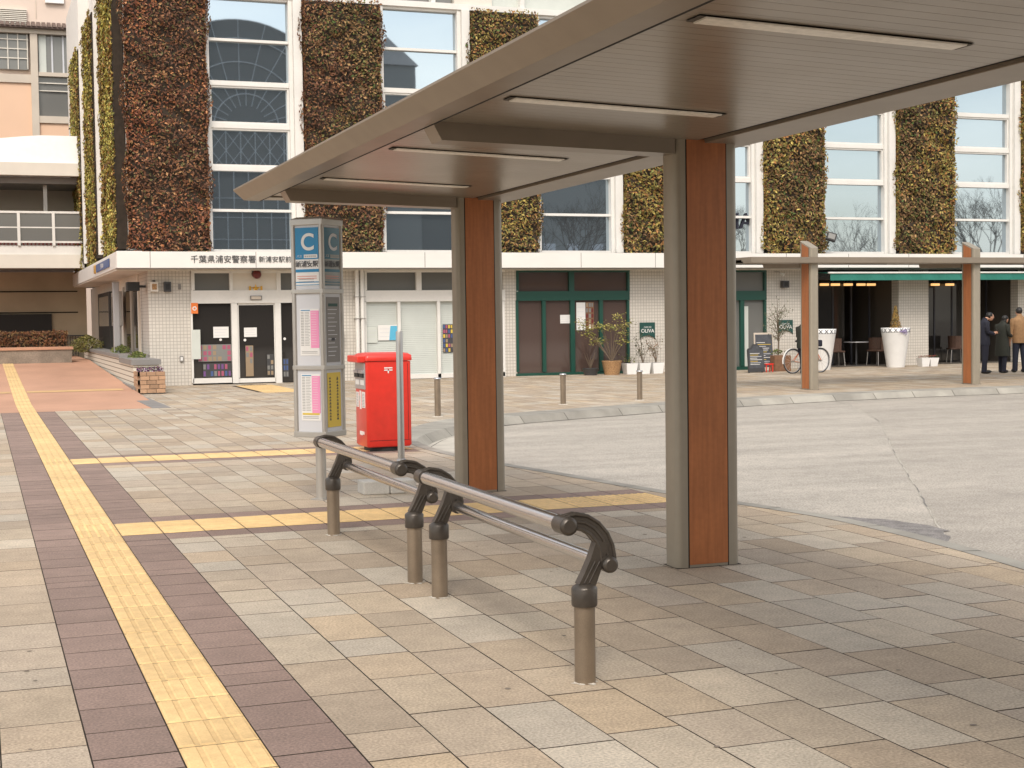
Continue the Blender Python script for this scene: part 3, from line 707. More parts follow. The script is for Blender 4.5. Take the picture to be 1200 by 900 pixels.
# upper storey above
f = BM_(); f.box(3.75,YF-.1,ZTOP+.01,44,YF+.249,ZTOP+.16,'white')
for x in (9.3,11.4,13.9,16,18.1): f.box(x,YF-.05,ZTOP+.161,x+.12,YF+.249,13,'white')
f.build('upper_band')
f = BM_(); f.box(12.05,YF-.02,ZTOP+.162,13.1,YF+.249,13,'cream'); f.box(3.98,YF-.02,ZTOP+.162,9.29,YF+.249,13,'cream'); f.build('upper_panel')
f = BM_(); f.box(9.42,YF+.15,ZTOP+.162,12.04,YF+.2,13,'glass_gr'); f.box(13.11,YF+.15,ZTOP+.162,25,YF+.2,13,'blind'); f.build('upper_glass')
# side (left) of the upper floors
f = BM_(); f.box(3.56,YF+.3,3.4,3.979,60,13.5,'white'); f.build('side_wall')
for y in (42.2,48.2): BM_().box(3.22,y,3.5,3.559,y+.15,13,'white').build('side_fin')
# fascia wrapping the corner
f = BM_(); XL, Yfr = 3.16, 36.12
f.prism([(XL,2.905),(XL,3.29),(XL+.02,3.31),(XL+.6,3.31),(XL+.6,2.905)],1,Yfr+.02,53.3,'fascia')
f.box(XL+.002,Yfr,2.905,44,Yfr+.5,3.30,'fascia')
f.build('fascia')
f = BM_()
xs = [PY(u,305,Yfr).x for u in (176,300,401,498,585,681,768)]; xs += [xs[-1]+2.05*i for i in range(1,12)]
for x in xs: f.box(x-.008,Yfr-.0015,2.91,x+.008,Yfr+.01,3.298,'mgrey')
f.box(XL+.01,Yfr+.003,2.893,44,Yfr+.49,2.904,'mgrey'); f.build('fascia_joint')
f = BM_().box(XL+.03,Yfr+.51,2.86,44,YF+.24,2.90,'cream').box(XL+.03,YF+.24,2.86,3.97,53.2,2.90,'cream'); f.build('canopy_soffit')
fas_txt = PY(283,305,Yfr)
for body, u0, u1 in (('千葉県浦安警察署',223,300),('新浦安駅前交番',303,357)):
    x0, x1 = PY(u0,305,Yfr).x, PY(u1,305,Yfr).x; n = len(body)
    tx = text('station_lettering', body, (x1-x0)/n*1.0, 'dgrey', bld, ((x0+x1)/2-bo.x, Yfr-.008-bo.y, 3.10), bold=.0, ext=.006)
# ground floor
def wall(u0, u1, extra=0):
    x0, x1 = xy(u0,400)[0], xy(u1,400)[0]; return x0, x1
WL = [(173,225),(395,427),(590,606),(738,800),(898.5,941),(1053,1088),(1193,1300)]
f = BM_()
XS = [(3.98, xy(225,400)[0])]+[wall(*w) for w in WL[1:]]
for i, (a, b_) in enumerate(XS): BM_().box(a,YF,0,b_,YF+.35,2.90,'tile').build('tiled_wall')
BM_().box(3.98,YF+.351,0,4.25,56,2.88,'tile').build('tiled_wall')
def pane_run(name, us, vb, vt, m, frame, fw=.07, Y=YF+.08, lab=None, par=None, open_top=False):
    pass
def frames(name, m, spec, Y0=YF-.01, Y1=YF+.12):
    f = BM_()
    for u0,v0,u1,v1 in spec:
        x0, z1 = xy(u0,v0,Y0); x1, z0 = xy(u1,v1,Y0); xa_, _z = xy(u0,(v0+v1)/2,Y0); xb_, _z2 = xy(u1,(v0+v1)/2,Y0)
        zt = (xy(u0,v0,Y0)[1]+xy(u1,v0,Y0)[1])/2; zb = (xy(u0,v1,Y0)[1]+xy(u1,v1,Y0)[1])/2
        f.box(xa_,Y0,max(zb,0),xb_,Y1,min(zt,2.90),m)
    return f.build(name)
def panel(name, m, u0,v0,u1,v1, Y, th=.01, par=None, cls=BM_, **k):
    f = cls(); xa_, _ = xy(u0,(v0+v1)/2,Y); xb_, _ = xy(u1,(v0+v1)/2,Y)
    zt = (xy(u0,v0,Y)[1]+xy(u1,v0,Y)[1])/2; zb = (xy(u0,v1,Y)[1]+xy(u1,v1,Y)[1])/2
    f.box(xa_,Y,max(zb,.005),xb_,Y+th,zt,m); return f.build(name, par, **k)
# police entrance
ent = frames('entrance_frame','white',[(224,316,397,320),(224,340,397,355),(224,320,228,340),(269,320,273,340),(324,320,329,340),(224,355,226.5,449),(272,355,279,449),(323,355,330,449),(390,320,397,449),(226.5,443,272,449)], YF-.03, YF+.16)
panel('transom_glass','glass_gr',226,319,271,342,YF+.06,par=bld); panel('transom_glass','glass_gr',327,319,393,342,YF+.06,par=bld)
panel('transom_panel','cream',273,319,324,342,YF+.02,par=bld)
panel('shop_window','glass_dk',226,354,273,445,YF+.09)
d = frames('sliding_door','white',[(279,355,323,357.5),(279,443,323,448),(279,357.5,280.5,443),(321.5,357.5,323,443)], YF+.02, YF+.09)
panel('door_glass','glass_dk',279,355,324,447,YF+.05,par=d)
panel('shop_window','glass_dk',329,354,392,447,YF+.07)
# posters seen low inside the entrance windows
pr_ = random.Random(5)
def collage(name, u0,v0,u1,v1,Y,label,cols,nx,ny,back='gink'):
    xa_, xb_ = xy(u0,(v0+v1)/2,Y)[0], xy(u1,(v0+v1)/2,Y)[0]; zt, zb = xy(u0,v0,Y)[1], xy(u0,v1,Y)[1]
    f = MB(); f.box(xa_,Y,zb,xb_,Y+.006,zt,back)
    for i in range(nx):
        for j in range(ny):
            if pr_.random() < .12: continue
            w, h = (xb_-xa_)/nx, (zt-zb)/ny; x = xa_+i*w; z = zb+j*h
            f.box(x+w*.12,Y-.003,z+h*.12,x+w*.88*pr_.uniform(.8,1),Y+.001,z+h*.85,cols[pr_.randrange(len(cols))])
    return f.build(name, None, label=label, cat='poster')
M['ppink'] = mat('poster_pink', (.36,.09,.15), .5); M['pblue'] = mat('poster_blue', (.06,.10,.24), .5); M['ptan'] = mat('poster_tan', (.30,.22,.14), .5); M['pgrey'] = mat('poster_grey', (.20,.20,.19), .5); M['ppurple'] = mat('poster_purple', (.16,.07,.22), .5)
collage('poster_board',232,404,271.5,424,YF+.055,'board of red and tan notices low in the left entrance window',['ppink','ptan','pgrey','ppink'],7,3,'pgrey')
collage('poster_board',238,426,271.5,442,YF+.055,'board of blue and pink portrait posters at the bottom of the left entrance window',['ppurple','pblue','ppink','pgrey'],8,2,'dgrey')
collage('poster_board',288,405,297,441,YF+.015,'narrow column of tan and pink posters inside the sliding door',['ptan','ppink','ptan','pgrey'],2,5,'ptan')
collage('poster_board',313,415,321,440,YF+.015,'pale leaflet rack at the right edge of the sliding door',['pgrey','ptan','pgrey'],2,4,'dgrey')
collage('poster_board',332,420,338.5,442,YF+.045,'small leaflet rack in the window right of the sliding door',['pgrey','pblue'],2,3,'dgrey')
def paper(u0,v0,u1,v1,Y,label,m='paper',name='notice',lines=3,cat='notice'):
    xa_, xb_ = xy(u0,(v0+v1)/2,Y)[0], xy(u1,(v0+v1)/2,Y)[0]; zt, zb = xy(u0,v0,Y)[1], xy(u0,v1,Y)[1]
    f = MB(); f.box(xa_,Y,zb,xb_,Y+.004,zt,m)
    for i in range(lines):
        z = zt-(zt-zb)*(i+1)/(lines+1); f.box(xa_+.06*(xb_-xa_)+.01,Y-.0015,z-.006,xb_-(.1+.1*(i%2))*(xb_-xa_),Y+.001,z+.004,'pale')
    return f.build(name, None, label=label, cat=cat)
paper(250,383,268,396,YF+.05,'white square notice taped in the left entrance window')
paper(286,384,301,395,YF+.012,'cream notice taped on the sliding door','paper')
paper(225,386.5,235,421,YF-.045,'long white hanging sheet at the left of the entrance window','blind','hanging_sheet',0,'banner')
b = paper(224,355,232,367.5,YF-.045,'small red square sign with white ring at top of entrance window','orange','red_sign',0,'sign')
p = PY(228,361.5,YF-.05); b2 = MB(); b2.prism([(p.x+.055*math.cos(a*PI/8),p.z+.055*math.sin(a*PI/8)) for a in range(16)],1,YF-.054,YF-.046,'paper'); b2.prism([(p.x+.028*math.cos(a*PI/8),p.z+.028*math.sin(a*PI/8)) for a in range(16)],1,YF-.057,YF-.053,'orange'); b2.build('ring_mark', b)
for u, v in ((258.5,398),(287,399),(333.5,397)):
    pass
f = BM_()
for u, v, Y in ((258.5,398,YF+.085),(287,398.5,YF+.045),(333.5,397,YF+.065)):
    p = PY(u,v,Y); f.prism([(p.x+.035*math.cos(a*PI/6),p.z+.035*math.sin(a*PI/6)) for a in range(12)],1,Y-.006,Y,'paper')
f.build('door_sticker')
# red dome lamp, gold crest, name plate
p = PY(301,321.5,YF-.1); t = thing('red_lamp','round dark red lamp above the entrance door','lamp',(p.x,YF-.01,p.z))
MB().tube([(0,.02,.03),(0,-.02,.03)],.12,'dgrey',20).build('mount', t)
mb = MB(); mb.tube([(0,-.02,0),(0,-.09,0),(0,-.15,0),(0,-.19,0),(0,-.205,0)],[.105,.115,.10,.06,.015],'dred',20).build('dome', t)
p = PY(300,338,YF-.05); t = thing('gold_crest','small gold five pointed crest above the entrance door','emblem',(p.x,YF-.005,p.z))
b = MB(); 
for a in range(5):
    an = PI/2+a*2*PI/5; b.add([(0,-.03,0),(.05*math.cos(an-.5),-.01,.05*math.sin(an-.5)),(.12*math.cos(an),-.01,.12*math.sin(an)),(.05*math.cos(an+.5),-.01,.05*math.sin(an+.5))],[(0,1,2),(0,2,3)],'gold')
b.box(-.13,-.02,-.14,.13,.0,-.07,'gold').box(-.17,-.018,-.06,-.12,0,.06,'gold').box(.12,-.018,-.06,.17,0,.06,'gold'); b.build('star', t)
MB().prism([(.035*math.cos(a*PI/6),.035*math.sin(a*PI/6)) for a in range(12)],1,-.04,-.012,'gold').build('disc', t)
p = PY(300,349,YF-.05); b = MB().box(p.x-.15,YF-.075,p.z-.055,p.x+.15,YF-.031,p.z+.055,'mgrey',bev=.01).box(p.x-.12,YF-.08,p.z-.035,p.x+.12,YF-.074,p.z+.035,'beige'); b.build('name_plate',None,label='small oval-ended sensor plate on the white lintel over the sliding door',cat='plate')
# wall fixtures at the police corner
def fixture(name, label, cat, u, v, w, h, dep, m, m2=None, Y=YF):
    p = PY(u,v,Y-dep); t = thing(name, label, cat, (p.x,Y,p.z))
    MB().box(-w/2,-dep,-h/2,w/2,-.002,h/2,m,bev=.008).build('housing', t)
    if m2: MB().box(-w*.3,-dep-.006,-h*.3,w*.3,-dep-.001,h*.3,m2).build('front', t)
    return t
t = fixture('wall_lamp','square lamp with cream frame and amber centre on the tiled corner','lamp',181,336,.19,.24,.16,'cream','wicker')
MB().box(-.03,-.1,.121,.03,-.002,.16,'dgrey').build('bracket', t)
fixture('wall_speaker','dark grey box speaker on the tiled corner wall','speaker',196.5,336,.17,.25,.14,'dgrey','black')
fixture('junction_plate','tiny grey plate high on the tiled corner wall','plate',210.5,336,.07,.14,.03,'mgrey')
fixture('intercom','small white intercom box low on the tiled corner wall','intercom',213,420.5,.09,.15,.05,'mgrey','paper')
fixture('meter_box','grey box with pale window on the tiled pier behind the bus stop pillar','meter box',399.5,397.5,.17,.42,.13,'mgrey','paper')
# office with shutters
frames('office_frame','white',[(427,316,592,319),(427,340,592,353),(427,319,430,340),(488,319,494,340),(550,319,555,340),(427,353,430,443),(466.5,353,470,443),(513,353,516.5,443),(552,353,556,443),(588,353,592,443),(427,438,592,443)], YF-.03, YF+.14)
panel('transom_glass','glass_gr',429,318,591,341,YF+.08)
bl = BM_(); x0, x1 = xy(429,400)[0], xy(591,400)[0]; z = .12
while z < 2.15: bl.add([(x0,YF+.085,z),(x1,YF+.085,z),(x1,YF+.10,z+.048),(x0,YF+.10,z+.048)],[(0,1,2,3)],'blind'); z += .05
bl.build('blind')
paper(430,383,442.5,402,YF+.06,'plain pale sheet taped at the left of the office window','blind')
pp = paper(443,381,466,399,YF+.055,'white and blue poster in the office window','paper','poster',3,'poster')
x0, z1 = xy(455,382,YF+.05); x1, z0 = xy(465.5,398.5,YF+.05); MB().add([(x0+.06,YF+.052,z1),(x1,YF+.052,z1),(x1,YF+.052,z0),(x0+.02,YF+.052,z0)],[(0,3,2,1)],'sky').build('blue_area', pp)
collage('poster',519,380,531,413,YF+.055,'dark poster with yellow and red pictures beside the shelter column',['yellow','ppink','ptan','pblue','yellow'],4,6,'ink')
# downpipes
for u, lb in ((419.3,'left of the pair of white downpipes beside the office window'),(425.5,'right of the pair of white downpipes beside the office window')):
    p = PY(u,380,YF-.12); t = thing('downpipe', lb, 'downpipe', (p.x,YF-.09,0), 0, 'pair of white downpipes')
    MB().tube([(0,0,.01),(0,0,2.90)],.055,'white',14).build('pipe', t)
    for z in (1.62,2.18): MB().box(-.075,-.065,z-.012,.075,.09,z+.012,'alu').build('bracket', t)
# green cafe frontage
def green_front(us, tu, u0, u1, vb):
    spec = [(u0,316.5,u1,319),(u0,341,u1,352),(u0,vb-4,u1,vb)]+[(a,319,b_,341) for a,b_ in tu]+[(a,352,b_,vb-4) for a,b_ in us]
    return frames('green_frame','green',spec, YF-.02, YF+.14)
green_front([(605,608),(636,640),(669,674),(703,707),(735.5,738)],[(605,608),(667,673),(735.5,738)],605,738,440)
panel('transom_glass','glass_br',607,318,736,342,YF+.08); panel('door_glass','glass_br',607,351,736,438,YF+.07)
green_front([(800,803),(833,837),(868,872.5),(896,898.5)],[(800,803),(848,852),(896,898.5)],800,898.5,434)
panel('transom_glass','glass_gr',802,318,897,341,YF+.08); panel('door_glass','glass_gr',802,350,869,433,YF+.07); panel('door_glass','glass_gr',871,350,897,433,YF+.07)
paper(656.5,369,668.5,379,YF+.05,'small white notice on the second green framed door')
pa = paper(675.5,354.5,686,387,YF+.05,'tall white menu sheet on the third green framed door','paper','menu_sheet',5)
collage('poster',686.5,354,696,386,YF+.05,'brown and white photo poster next to the white menu sheet',['paper','ptan','dred','pgrey'],3,5,'terra')
f = MB(); x0, _ = xy(871,400); 
# things seen at the second door
paper(871.5,359,877,433,YF+.05,'tall narrow white banner in the second green doorway','blind','banner',0,'banner')
# cafe openings: recessed dark interior
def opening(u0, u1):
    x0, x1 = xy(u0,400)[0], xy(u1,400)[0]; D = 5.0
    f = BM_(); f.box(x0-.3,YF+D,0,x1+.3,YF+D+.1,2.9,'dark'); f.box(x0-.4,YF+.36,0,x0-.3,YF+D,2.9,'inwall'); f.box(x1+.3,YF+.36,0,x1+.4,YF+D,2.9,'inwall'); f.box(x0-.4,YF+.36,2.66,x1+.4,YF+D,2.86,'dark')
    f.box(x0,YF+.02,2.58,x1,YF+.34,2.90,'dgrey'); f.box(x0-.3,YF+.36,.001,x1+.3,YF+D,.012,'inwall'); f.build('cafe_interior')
    f = BM_(); n = 5
    for i in range(n+1): x = x0+(x1-x0)*i/n; f.box(x-.025,YF+1.5,0,x+.025,YF+1.56,2.6,'ink')
    f.build('folding_door_frame')
    g = BM_().box(x0,YF+1.52,.02,x1-.9,YF+1.535,2.6,'glass_dk'); g.build('cafe_glass')
    return x0, x1
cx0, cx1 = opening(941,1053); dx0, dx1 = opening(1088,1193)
k = 0
pos = ['leftmost','second','third','fourth','fifth','last but one','rightmost']
for u in (966,979,994,1009,1021,1096,1113):
    p = PY(u,333.5,YF+1.3); t = thing('cafe_lamp', pos[k]+' of the small warm ceiling lamps glowing under the green awning','lamp',(p.x,YF+1.3,p.z),0,'warm lamps in the cafe')
    MB().box(-.13,-.05,-.035,.13,.05,.035,'warm').build('lamp_diffuser', t); MB().box(-.14,-.06,.0355,.14,.06,.06,'ink').build('lamp_housing', t); k += 1
# ------------------------------------------------------------------ awning
x0, x1 = PY(974,324,35.9).x, 36
t = thing('awning','long green awning with a white front bar over the cafe terrace','awning',(x0,YF,0))
L_ = x1-x0
b = MB(); b.add([(0,-.02,2.80),(L_,-.02,2.80),(L_,-1.05,2.745),(0,-1.05,2.745),(0,-.02,2.785),(L_,-.02,2.785),(L_,-1.05,2.73),(0,-1.05,2.73)],[(0,3,2,1),(4,5,6,7),(2,3,7,6),(3,0,4,7)],'awning')
n = 70; 
for i in range(n):
    a, c = L_*i/n, L_*(i+1)/n; y0 = -1.06+.015*math.sin(i*1.3); y1 = -1.06+.015*math.sin((i+1)*1.3)
    b.add([(a,-1.06,2.74),(c,-1.06,2.74),(c,y1,2.53),(a,y0,2.53)],[(0,3,2,1)],'awning')
b.build('canvas', t)
MB().box(-.05,-1.10,2.725,L_,-1.0,2.77,'white',bev=.01).build('front_bar', t)
for x in (.1,3.0,6.0): MB().tube([(x,-.02,2.60),(x,-.95,2.71)],.02,'dgrey',8).build('arm', t)
MB().box(-.1,-.2,2.64,L_,-.03,2.775,'dgrey').build('cassette', t)
# floodlight by upper window, camera and speaker at cafe wall
p = PY(974,278,YF-.5); t = thing('floodlight','small black floodlight fixed before the upper window above the far shelter column','floodlight',(p.x,YF-.5,p.z))
b = MB(); b.box(-.14,-.08,-.12,.14,.04,.12,'black',bev=.01); h = b.build('housing', t); MB().box(-.10,-.087,-.08,.10,-.081,.08,'glass_gr').build('lens', h); t.rotation_euler = (math.radians(-20),math.radians(18),math.radians(-25))
MB().tube([(0,.04,0),(.0,.46,-.05)],.018,'black',8).build('arm', t)
p = PY(921,333,YF-.2); t = fixture('wall_speaker','black box speaker on the tiled pier left of the far shelter column','speaker',921.5,333,.2,.2,.18,'dgrey','black')
p = PY(914,320,YF-.3); t = thing('spotlight','small white spotlight under the fascia left of the black speaker','spotlight',(p.x,YF,p.z)); MB().tube([(0,-.002,.05),(0,-.2,.05),(.06,-.3,-.02)],.012,'alu',8).build('arm', t); MB().tube([(.03,-.26,.0),(.1,-.36,-.05)],[.03,.05],'white',12).build('head', t)
# wall boards OLIVA
def oliva(u0,v0,u1,v1,lab,notch=True):
    x0, x1 = xy(u0,390,YF-.03)[0], xy(u1,390,YF-.03)[0]; z1, z0 = xy(u0,v0,YF-.03)[1], xy(u0,v1,YF-.03)[1]
    w, h = x1-x0, z1-z0; t = thing('cafe_sign', lab, 'sign', ((x0+x1)/2,YF,(z0+z1)/2), 0, 'dark green cafe wall signs')
    prof = [(-w/2,h/2),(-w/2,-h/2)]+([(w/2*c,-h/2+.11*math.sqrt(max(0,1-c*c))) for c in (-.95,-.8,-.5,-.2,0,.2,.5,.8,.95)])+[(w/2,-h/2),(w/2,h/2)]
    MB().prism(prof[::-1],1,-.04,-.003,'dgreen').build('board', t)
    text('lettering','OLIVA',w*.31,'paper',t,(0,-.043,-.0),bold=.0015,ext=.001); text('lettering','CAFE DE',w*.13,'paper',t,(0,-.043,h*.22),ext=.001)
oliva(750,378,767.5,398,'dark green OLIVA sign on the wall above the white flower pots')
oliva(912,375,929,392,'dark green OLIVA sign behind the bare olive tree and bicycle')
# sign inside W4 window
text('window_lettering','MA',.62,'navy',bld,(PY(867,258,YF+.02).x-bo.x-.0,YF+.085-bo.y,4.25),bold=.01,ext=.002)
# ------------------------------------------------------------------ police side wall (X = 3.98)
def side(name, m, u0,v0,u1,v1, X, th, cls=BM_, par=None, **k):
    a = PX(u0,(v0+v1)/2,X); b_ = PX(u1,(v0+v1)/2,X); um = (u0+u1)/2; z1 = PX(um,v0,X).z; z0 = PX(um,v1,X).z
    f = cls(); f.box(X,b_.y,z0,X+th,a.y,z1,m); return f.build(name, par, **k)
f = BM_().box(3.94,39.2,.35,3.978,55.9,2.86,'cream'); f.build('side_panel')
side('side_window','glass_dk',146,340,161,412,3.93,.008)
f = BM_(); a, b_ = PX(145,376,3.9).y, PX(163,376,3.9).y
for y in (b_,(a+b_)/2,a): f.box(3.89,y-.05,.7,3.938,y+.05,2.6,'beige')
f.box(3.89,b_,.62,3.938,a,.72,'beige'); f.build('side_window_frame')
def board(name, lab, cat, u0,v0,u1,v1,X,cols):
    a = PX(u0,(v0+v1)/2,X); b_ = PX(u1,(v0+v1)/2,X); um = (u0+u1)/2; z1 = PX(um,v0,X).z; z0 = PX(um,v1,X).z
    t = thing(name, lab, cat, (X,(a.y+b_.y)/2,0)); h = abs(a.y-b_.y)/2
    MB().box(0,-h,z0,.1,h,z1,cols[0],bev=.01).build('case', t)
    zz = z0+(z1-z0)*cols[2]; MB().box(-.005,-h*.82,zz,.001,h*.82,z1-.12,cols[1]).build('display', t)
    for s_ in (-1,1): MB().box(.02,s_*h*.85-.04,.3,.08,s_*h*.85+.04,z0,'alu').build('leg', t)
board('notice_case','tall brown notice case on the left wall of the police corner','notice case',115.5,343,129,414,3.7,('dark','glass_gr',.45))
board('notice_board','grey notice board on posts beside the brown notice case','notice board',130.5,342,139,382,3.6,('alu','glass_gr',.1))
p = PX(137.5,420,3.45); t = thing('sign_post','square pale steel post standing in the side planter','post',(3.45,p.y,.3)); MB().box(-.08,-.1,0,.08,.1,2.35,'silver',bev=.01).build('post', t); MB().box(-.09,-.11,2.35,.09,.11,2.38,'alu').build('cap', t)
p = PX(157,336,3.7); t = thing('security_camera','boxy black security camera under the fascia corner','camera',(3.85,p.y,p.z)); MB().box(-.35,-.4,-.11,-.05,.05,.11,'black',bev=.01).build('housing', t); MB().box(-.06,-.2,-.03,.12,-.12,.03,'dgrey').build('bracket', t)
# sign on side fascia
a, b_ = PX(113,308,3.15), PX(128,303,3.15)
t = thing('fascia_plate','narrow dark plate with gold crest on the side fascia','plate',(3.15,(a.y+b_.y)/2,3.10)); h = abs(a.y-b_.y)/2
MB().box(-.02,-h,-.1,-.002,h,.11,'pblue').build('plate', t); text('lettering','交番 KOBAN',.16,'paper',t,(-.022,0,0),(PI/2,0,-PI/2),ext=.0005)
MB().box(-.03,h+.3,-.11,-.002,h+.75,.12,'gold',bev=.008).build('crest', t)
# side planter (ribbed tile, grey coping) and shrubs
b = MB(); Y0_, Y1_ = 33.9, 50.0
b.box(3.27,Y0_,.0,3.85,YF-.02,.62,'rib'); b.box(3.27,YF+.0,.0,3.93,Y1_,.72,'rib')
t0 = b.build('side_planter', None, label='long low ribbed tile planter along the left side of the police corner', cat='planter')
MB().box(3.23,Y0_-.04,.621,3.89,YF-.02,.74,'mgrey').build('coping', t0); MB().box(3.23,YF,.721,3.93,Y1_,.80,'mgrey').build('coping', t0)
MB().box(3.19,33.3,.0,3.265,42,.16,'mgrey').build('kerb_stone', t0)

# ------------------------------------------------------------------ leaves
def leaf(mb, p, n, s, col, m='leaf', R_=random):
    u = n.orthogonal().normalized(); u = Matrix.Rotation(R_.uniform(0,2*PI),3,n) @ u; v = n.cross(u); w = s*R_.uniform(.35,.6)
    a = p-u*s*.5; c = p+u*s*.5; q = n*s*.14
    mb.add([a, p+v*w*.5+q, c, p-v*w*.5+q], [(0,1,2),(0,2,3)], m, col)
def pick(R_, pal):
    r = R_.random(); acc = 0
    for w, c in pal:
        acc += w
        if r < acc: k = R_.uniform(.75,1.65); return tuple(x*k for x in c)
    return pal[-1][1]
def patchn(x, z, s):   # smooth value 0..1
    return .5+.25*(math.sin(x*1.7+s)+math.sin(z*2.1+s*2.3+math.sin(x*2.9+s)))
BR = [(.42,(.135,.062,.034)),(.25,(.075,.036,.022)),(.13,(.20,.09,.04)),(.10,(.10,.09,.035)),(.10,(.30,.17,.08))]
BG = [(.28,(.14,.075,.034)),(.2,(.07,.045,.02)),(.2,(.12,.11,.035)),(.24,(.27,.17,.075)),(.08,(.07,.11,.03))]
YG = [(.30,(.22,.165,.045)),(.16,(.38,.30,.09)),(.18,(.10,.06,.027)),(.20,(.27,.13,.045)),(.16,(.15,.15,.045))]
BR2 = [(.40,(.175,.065,.035)),(.20,(.085,.036,.022)),(.20,(.26,.10,.04)),(.08,(.12,.10,.035)),(.12,(.36,.18,.085))]
SG = [(.40,(.31,.28,.07)),(.25,(.42,.37,.10)),(.15,(.10,.11,.03)),(.12,(.25,.14,.035)),(.08,(.06,.04,.02))]
def ivy(label, axis, c, a0, a1, z0, z1, th, pals, dens, seed, ls=(.08,.17), dp=1.3):
    # axis 'y': front panel, leaves face -Y at y=c ; axis 'x': side panel, leaves face -X at x=c
    R_ = random.Random(seed); org = Vector(((a0+a1)/2,c,z0)) if axis == 'y' else Vector((c,(a0+a1)/2,z0))
    t = thing('ivy_wall_panel', label, 'green wall', org, 0, 'living wall panels between the windows')
    h = (a1-a0)/2; H_ = z1-z0
    b = MB()
    if axis == 'y': b.box(-h,0.0,0,h,th,H_,'backing')
    else: b.box(0.0,-h,0,th,h,H_,'backing')
    b.build('backing', t)
    n = int(dens*(2*h)*H_); mb = MB()
    for i in range(n):
        a, z = R_.uniform(-h-.03,h+.03), R_.uniform(-.16,H_+.07); k = patchn(a+org.x+org.y,z,seed); lump = .10+.07*math.sin(a*5+seed+2*math.sin(z*4))+.05*math.sin(z*7+a*3)
        d = R_.random()**.7*lump*dp; pal = pals[0] if k+R_.uniform(-.25,.25) < .5 else pals[1]
        nn = Vector((R_.gauss(0,.55), -1, R_.gauss(.35,.5))).normalized(); p = Vector((a,-d-.01,z))
        if axis == 'x': nn = Vector((-1,R_.gauss(0,.55),R_.gauss(.35,.5))).normalized(); p = Vector((-d-.01,a,z))
        leaf(mb, p, nn, R_.uniform(*ls), pick(R_,pal), R_=R_)
    m_ = max(1,int(dens*.4*H_))
    for i in range(m_):      # fringe on both edges
        for s_ in (-1,1):
            z = R_.uniform(0,H_); q = R_.uniform(-.02,th*.9)
            if axis == 'y': p = Vector((s_*(h+R_.random()**2*.09*(1+math.sin(z*3+seed))),q-.08,z)); nn = Vector((s_,R_.gauss(0,.5),R_.gauss(0,.5))).normalized()
            else:
                if s_ < 0 or q > .06: continue
                p = Vector((q,s_*(h+R_.uniform(0,.06)),z)); nn = Vector((R_.gauss(0,.5),s_,R_.gauss(0,.5))).normalized()
            leaf(mb, p, nn, R_.uniform(.07,.12), pick(R_,pals[0]), R_=R_)
    mb.build('foliage', t)
IV = [(3.55,5.46,(BR,BR2),'dark russet ivy wall panel at the left corner of the facade',3.40),
      (7.98,9.93,(BR,BG),'brown and green ivy wall panel right of the leftmost window strip',3.45),
      (12.47,14.28,(BG,YG),'ivy wall panel partly hidden by the shelter roof and farther column',3.45),
      (16.88,18.72,(YG,BG),'yellowish ivy wall panel seen between the two near shelter columns',3.45),
      (21.28,23.18,(YG,BG),'rust and yellow ivy wall panel just right of the nearer column',3.45),
      (25.75,27.70,(YG,BG),'yellow and brown ivy wall panel between the two rightmost window strips',3.45),
      (30.28,32.1,(YG,BR),'ivy wall panel at the far right edge of the facade',3.45)]
for i, (a, b_, pl, lb, z0) in enumerate(IV): ivy(lb,'y',YF-.16,a,b_,z0,ZTOP-.03 if i else 12.6,.2,pl,(600 if i < 3 else 560) if i else 560,i+3,(.055,.115) if i < 3 else (.065,.14))
for i, (a, b_, lb) in enumerate([(37.35,41.3,'nearest narrow yellow-green ivy panel on the left side of the building'),(43.9,47.3,'middle narrow yellow-green ivy panel on the left side of the building'),(49.8,53.6,'farthest narrow yellow-green ivy panel on the left side of the building')]):
    ivy(lb,'x',3.30,a,b_,3.42+.06*i,12.6 if i == 0 else 10.55,.24,(SG,YG),330,40+i,(.08,.14),.45)

# ------------------------------------------------------------------ shrubs, plants and pots
def tuft(name, label, cat, x, y, z, w, d, h, n, pal, seed, group=None, s=(.05,.1), twigs=8):
    R_ = random.Random(seed); t = thing(name, label, cat, (x,y,z), 0, group)
    mb = MB(); tw = MB()
    for i in range(twigs): a = R_.uniform(0,2*PI); tw.tube([(0,0,0),(w*.3*math.cos(a),d*.3*math.sin(a),h*.5),(w*.45*math.cos(a),d*.45*math.sin(a),h*R_.uniform(.6,.95))],[.012,.008,.004],'twig',5)
    for i in range(n):
        a = R_.uniform(0,2*PI); r_ = R_.random()**.5; zz = R_.random(); q = math.sin(PI*min(1,zz*.75+.22))
        p = Vector((w/2*r_*math.cos(a)*q, d/2*r_*math.sin(a)*q, h*zz)); leaf(mb, p, Vector((R_.gauss(0,1),R_.gauss(0,1),R_.gauss(.5,.8))).normalized(), R_.uniform(*s), pick(R_,pal), R_=R_)
    tw.build('stems', t); mb.build('foliage', t); return t
GR = [(.4,(.10,.13,.03)),(.3,(.16,.16,.05)),(.3,(.06,.08,.02))]
tuft('shrub','rounded olive green shrub at the far end of the side planter','shrub',3.2,47.6,.70,1.1,1.8,.52,1100,[(.6,(.12,.12,.03)),(.4,(.18,.15,.05))],60)
tuft('shrub','low green shrub in the side planter at the foot of the pale post','shrub',3.55,40.0,.78,.5,2.6,.22,500,GR,61)
tuft('shrub','small green clump at the near end of the side planter','shrub',3.6,36.3,.72,.45,1.1,.16,250,GR,62)
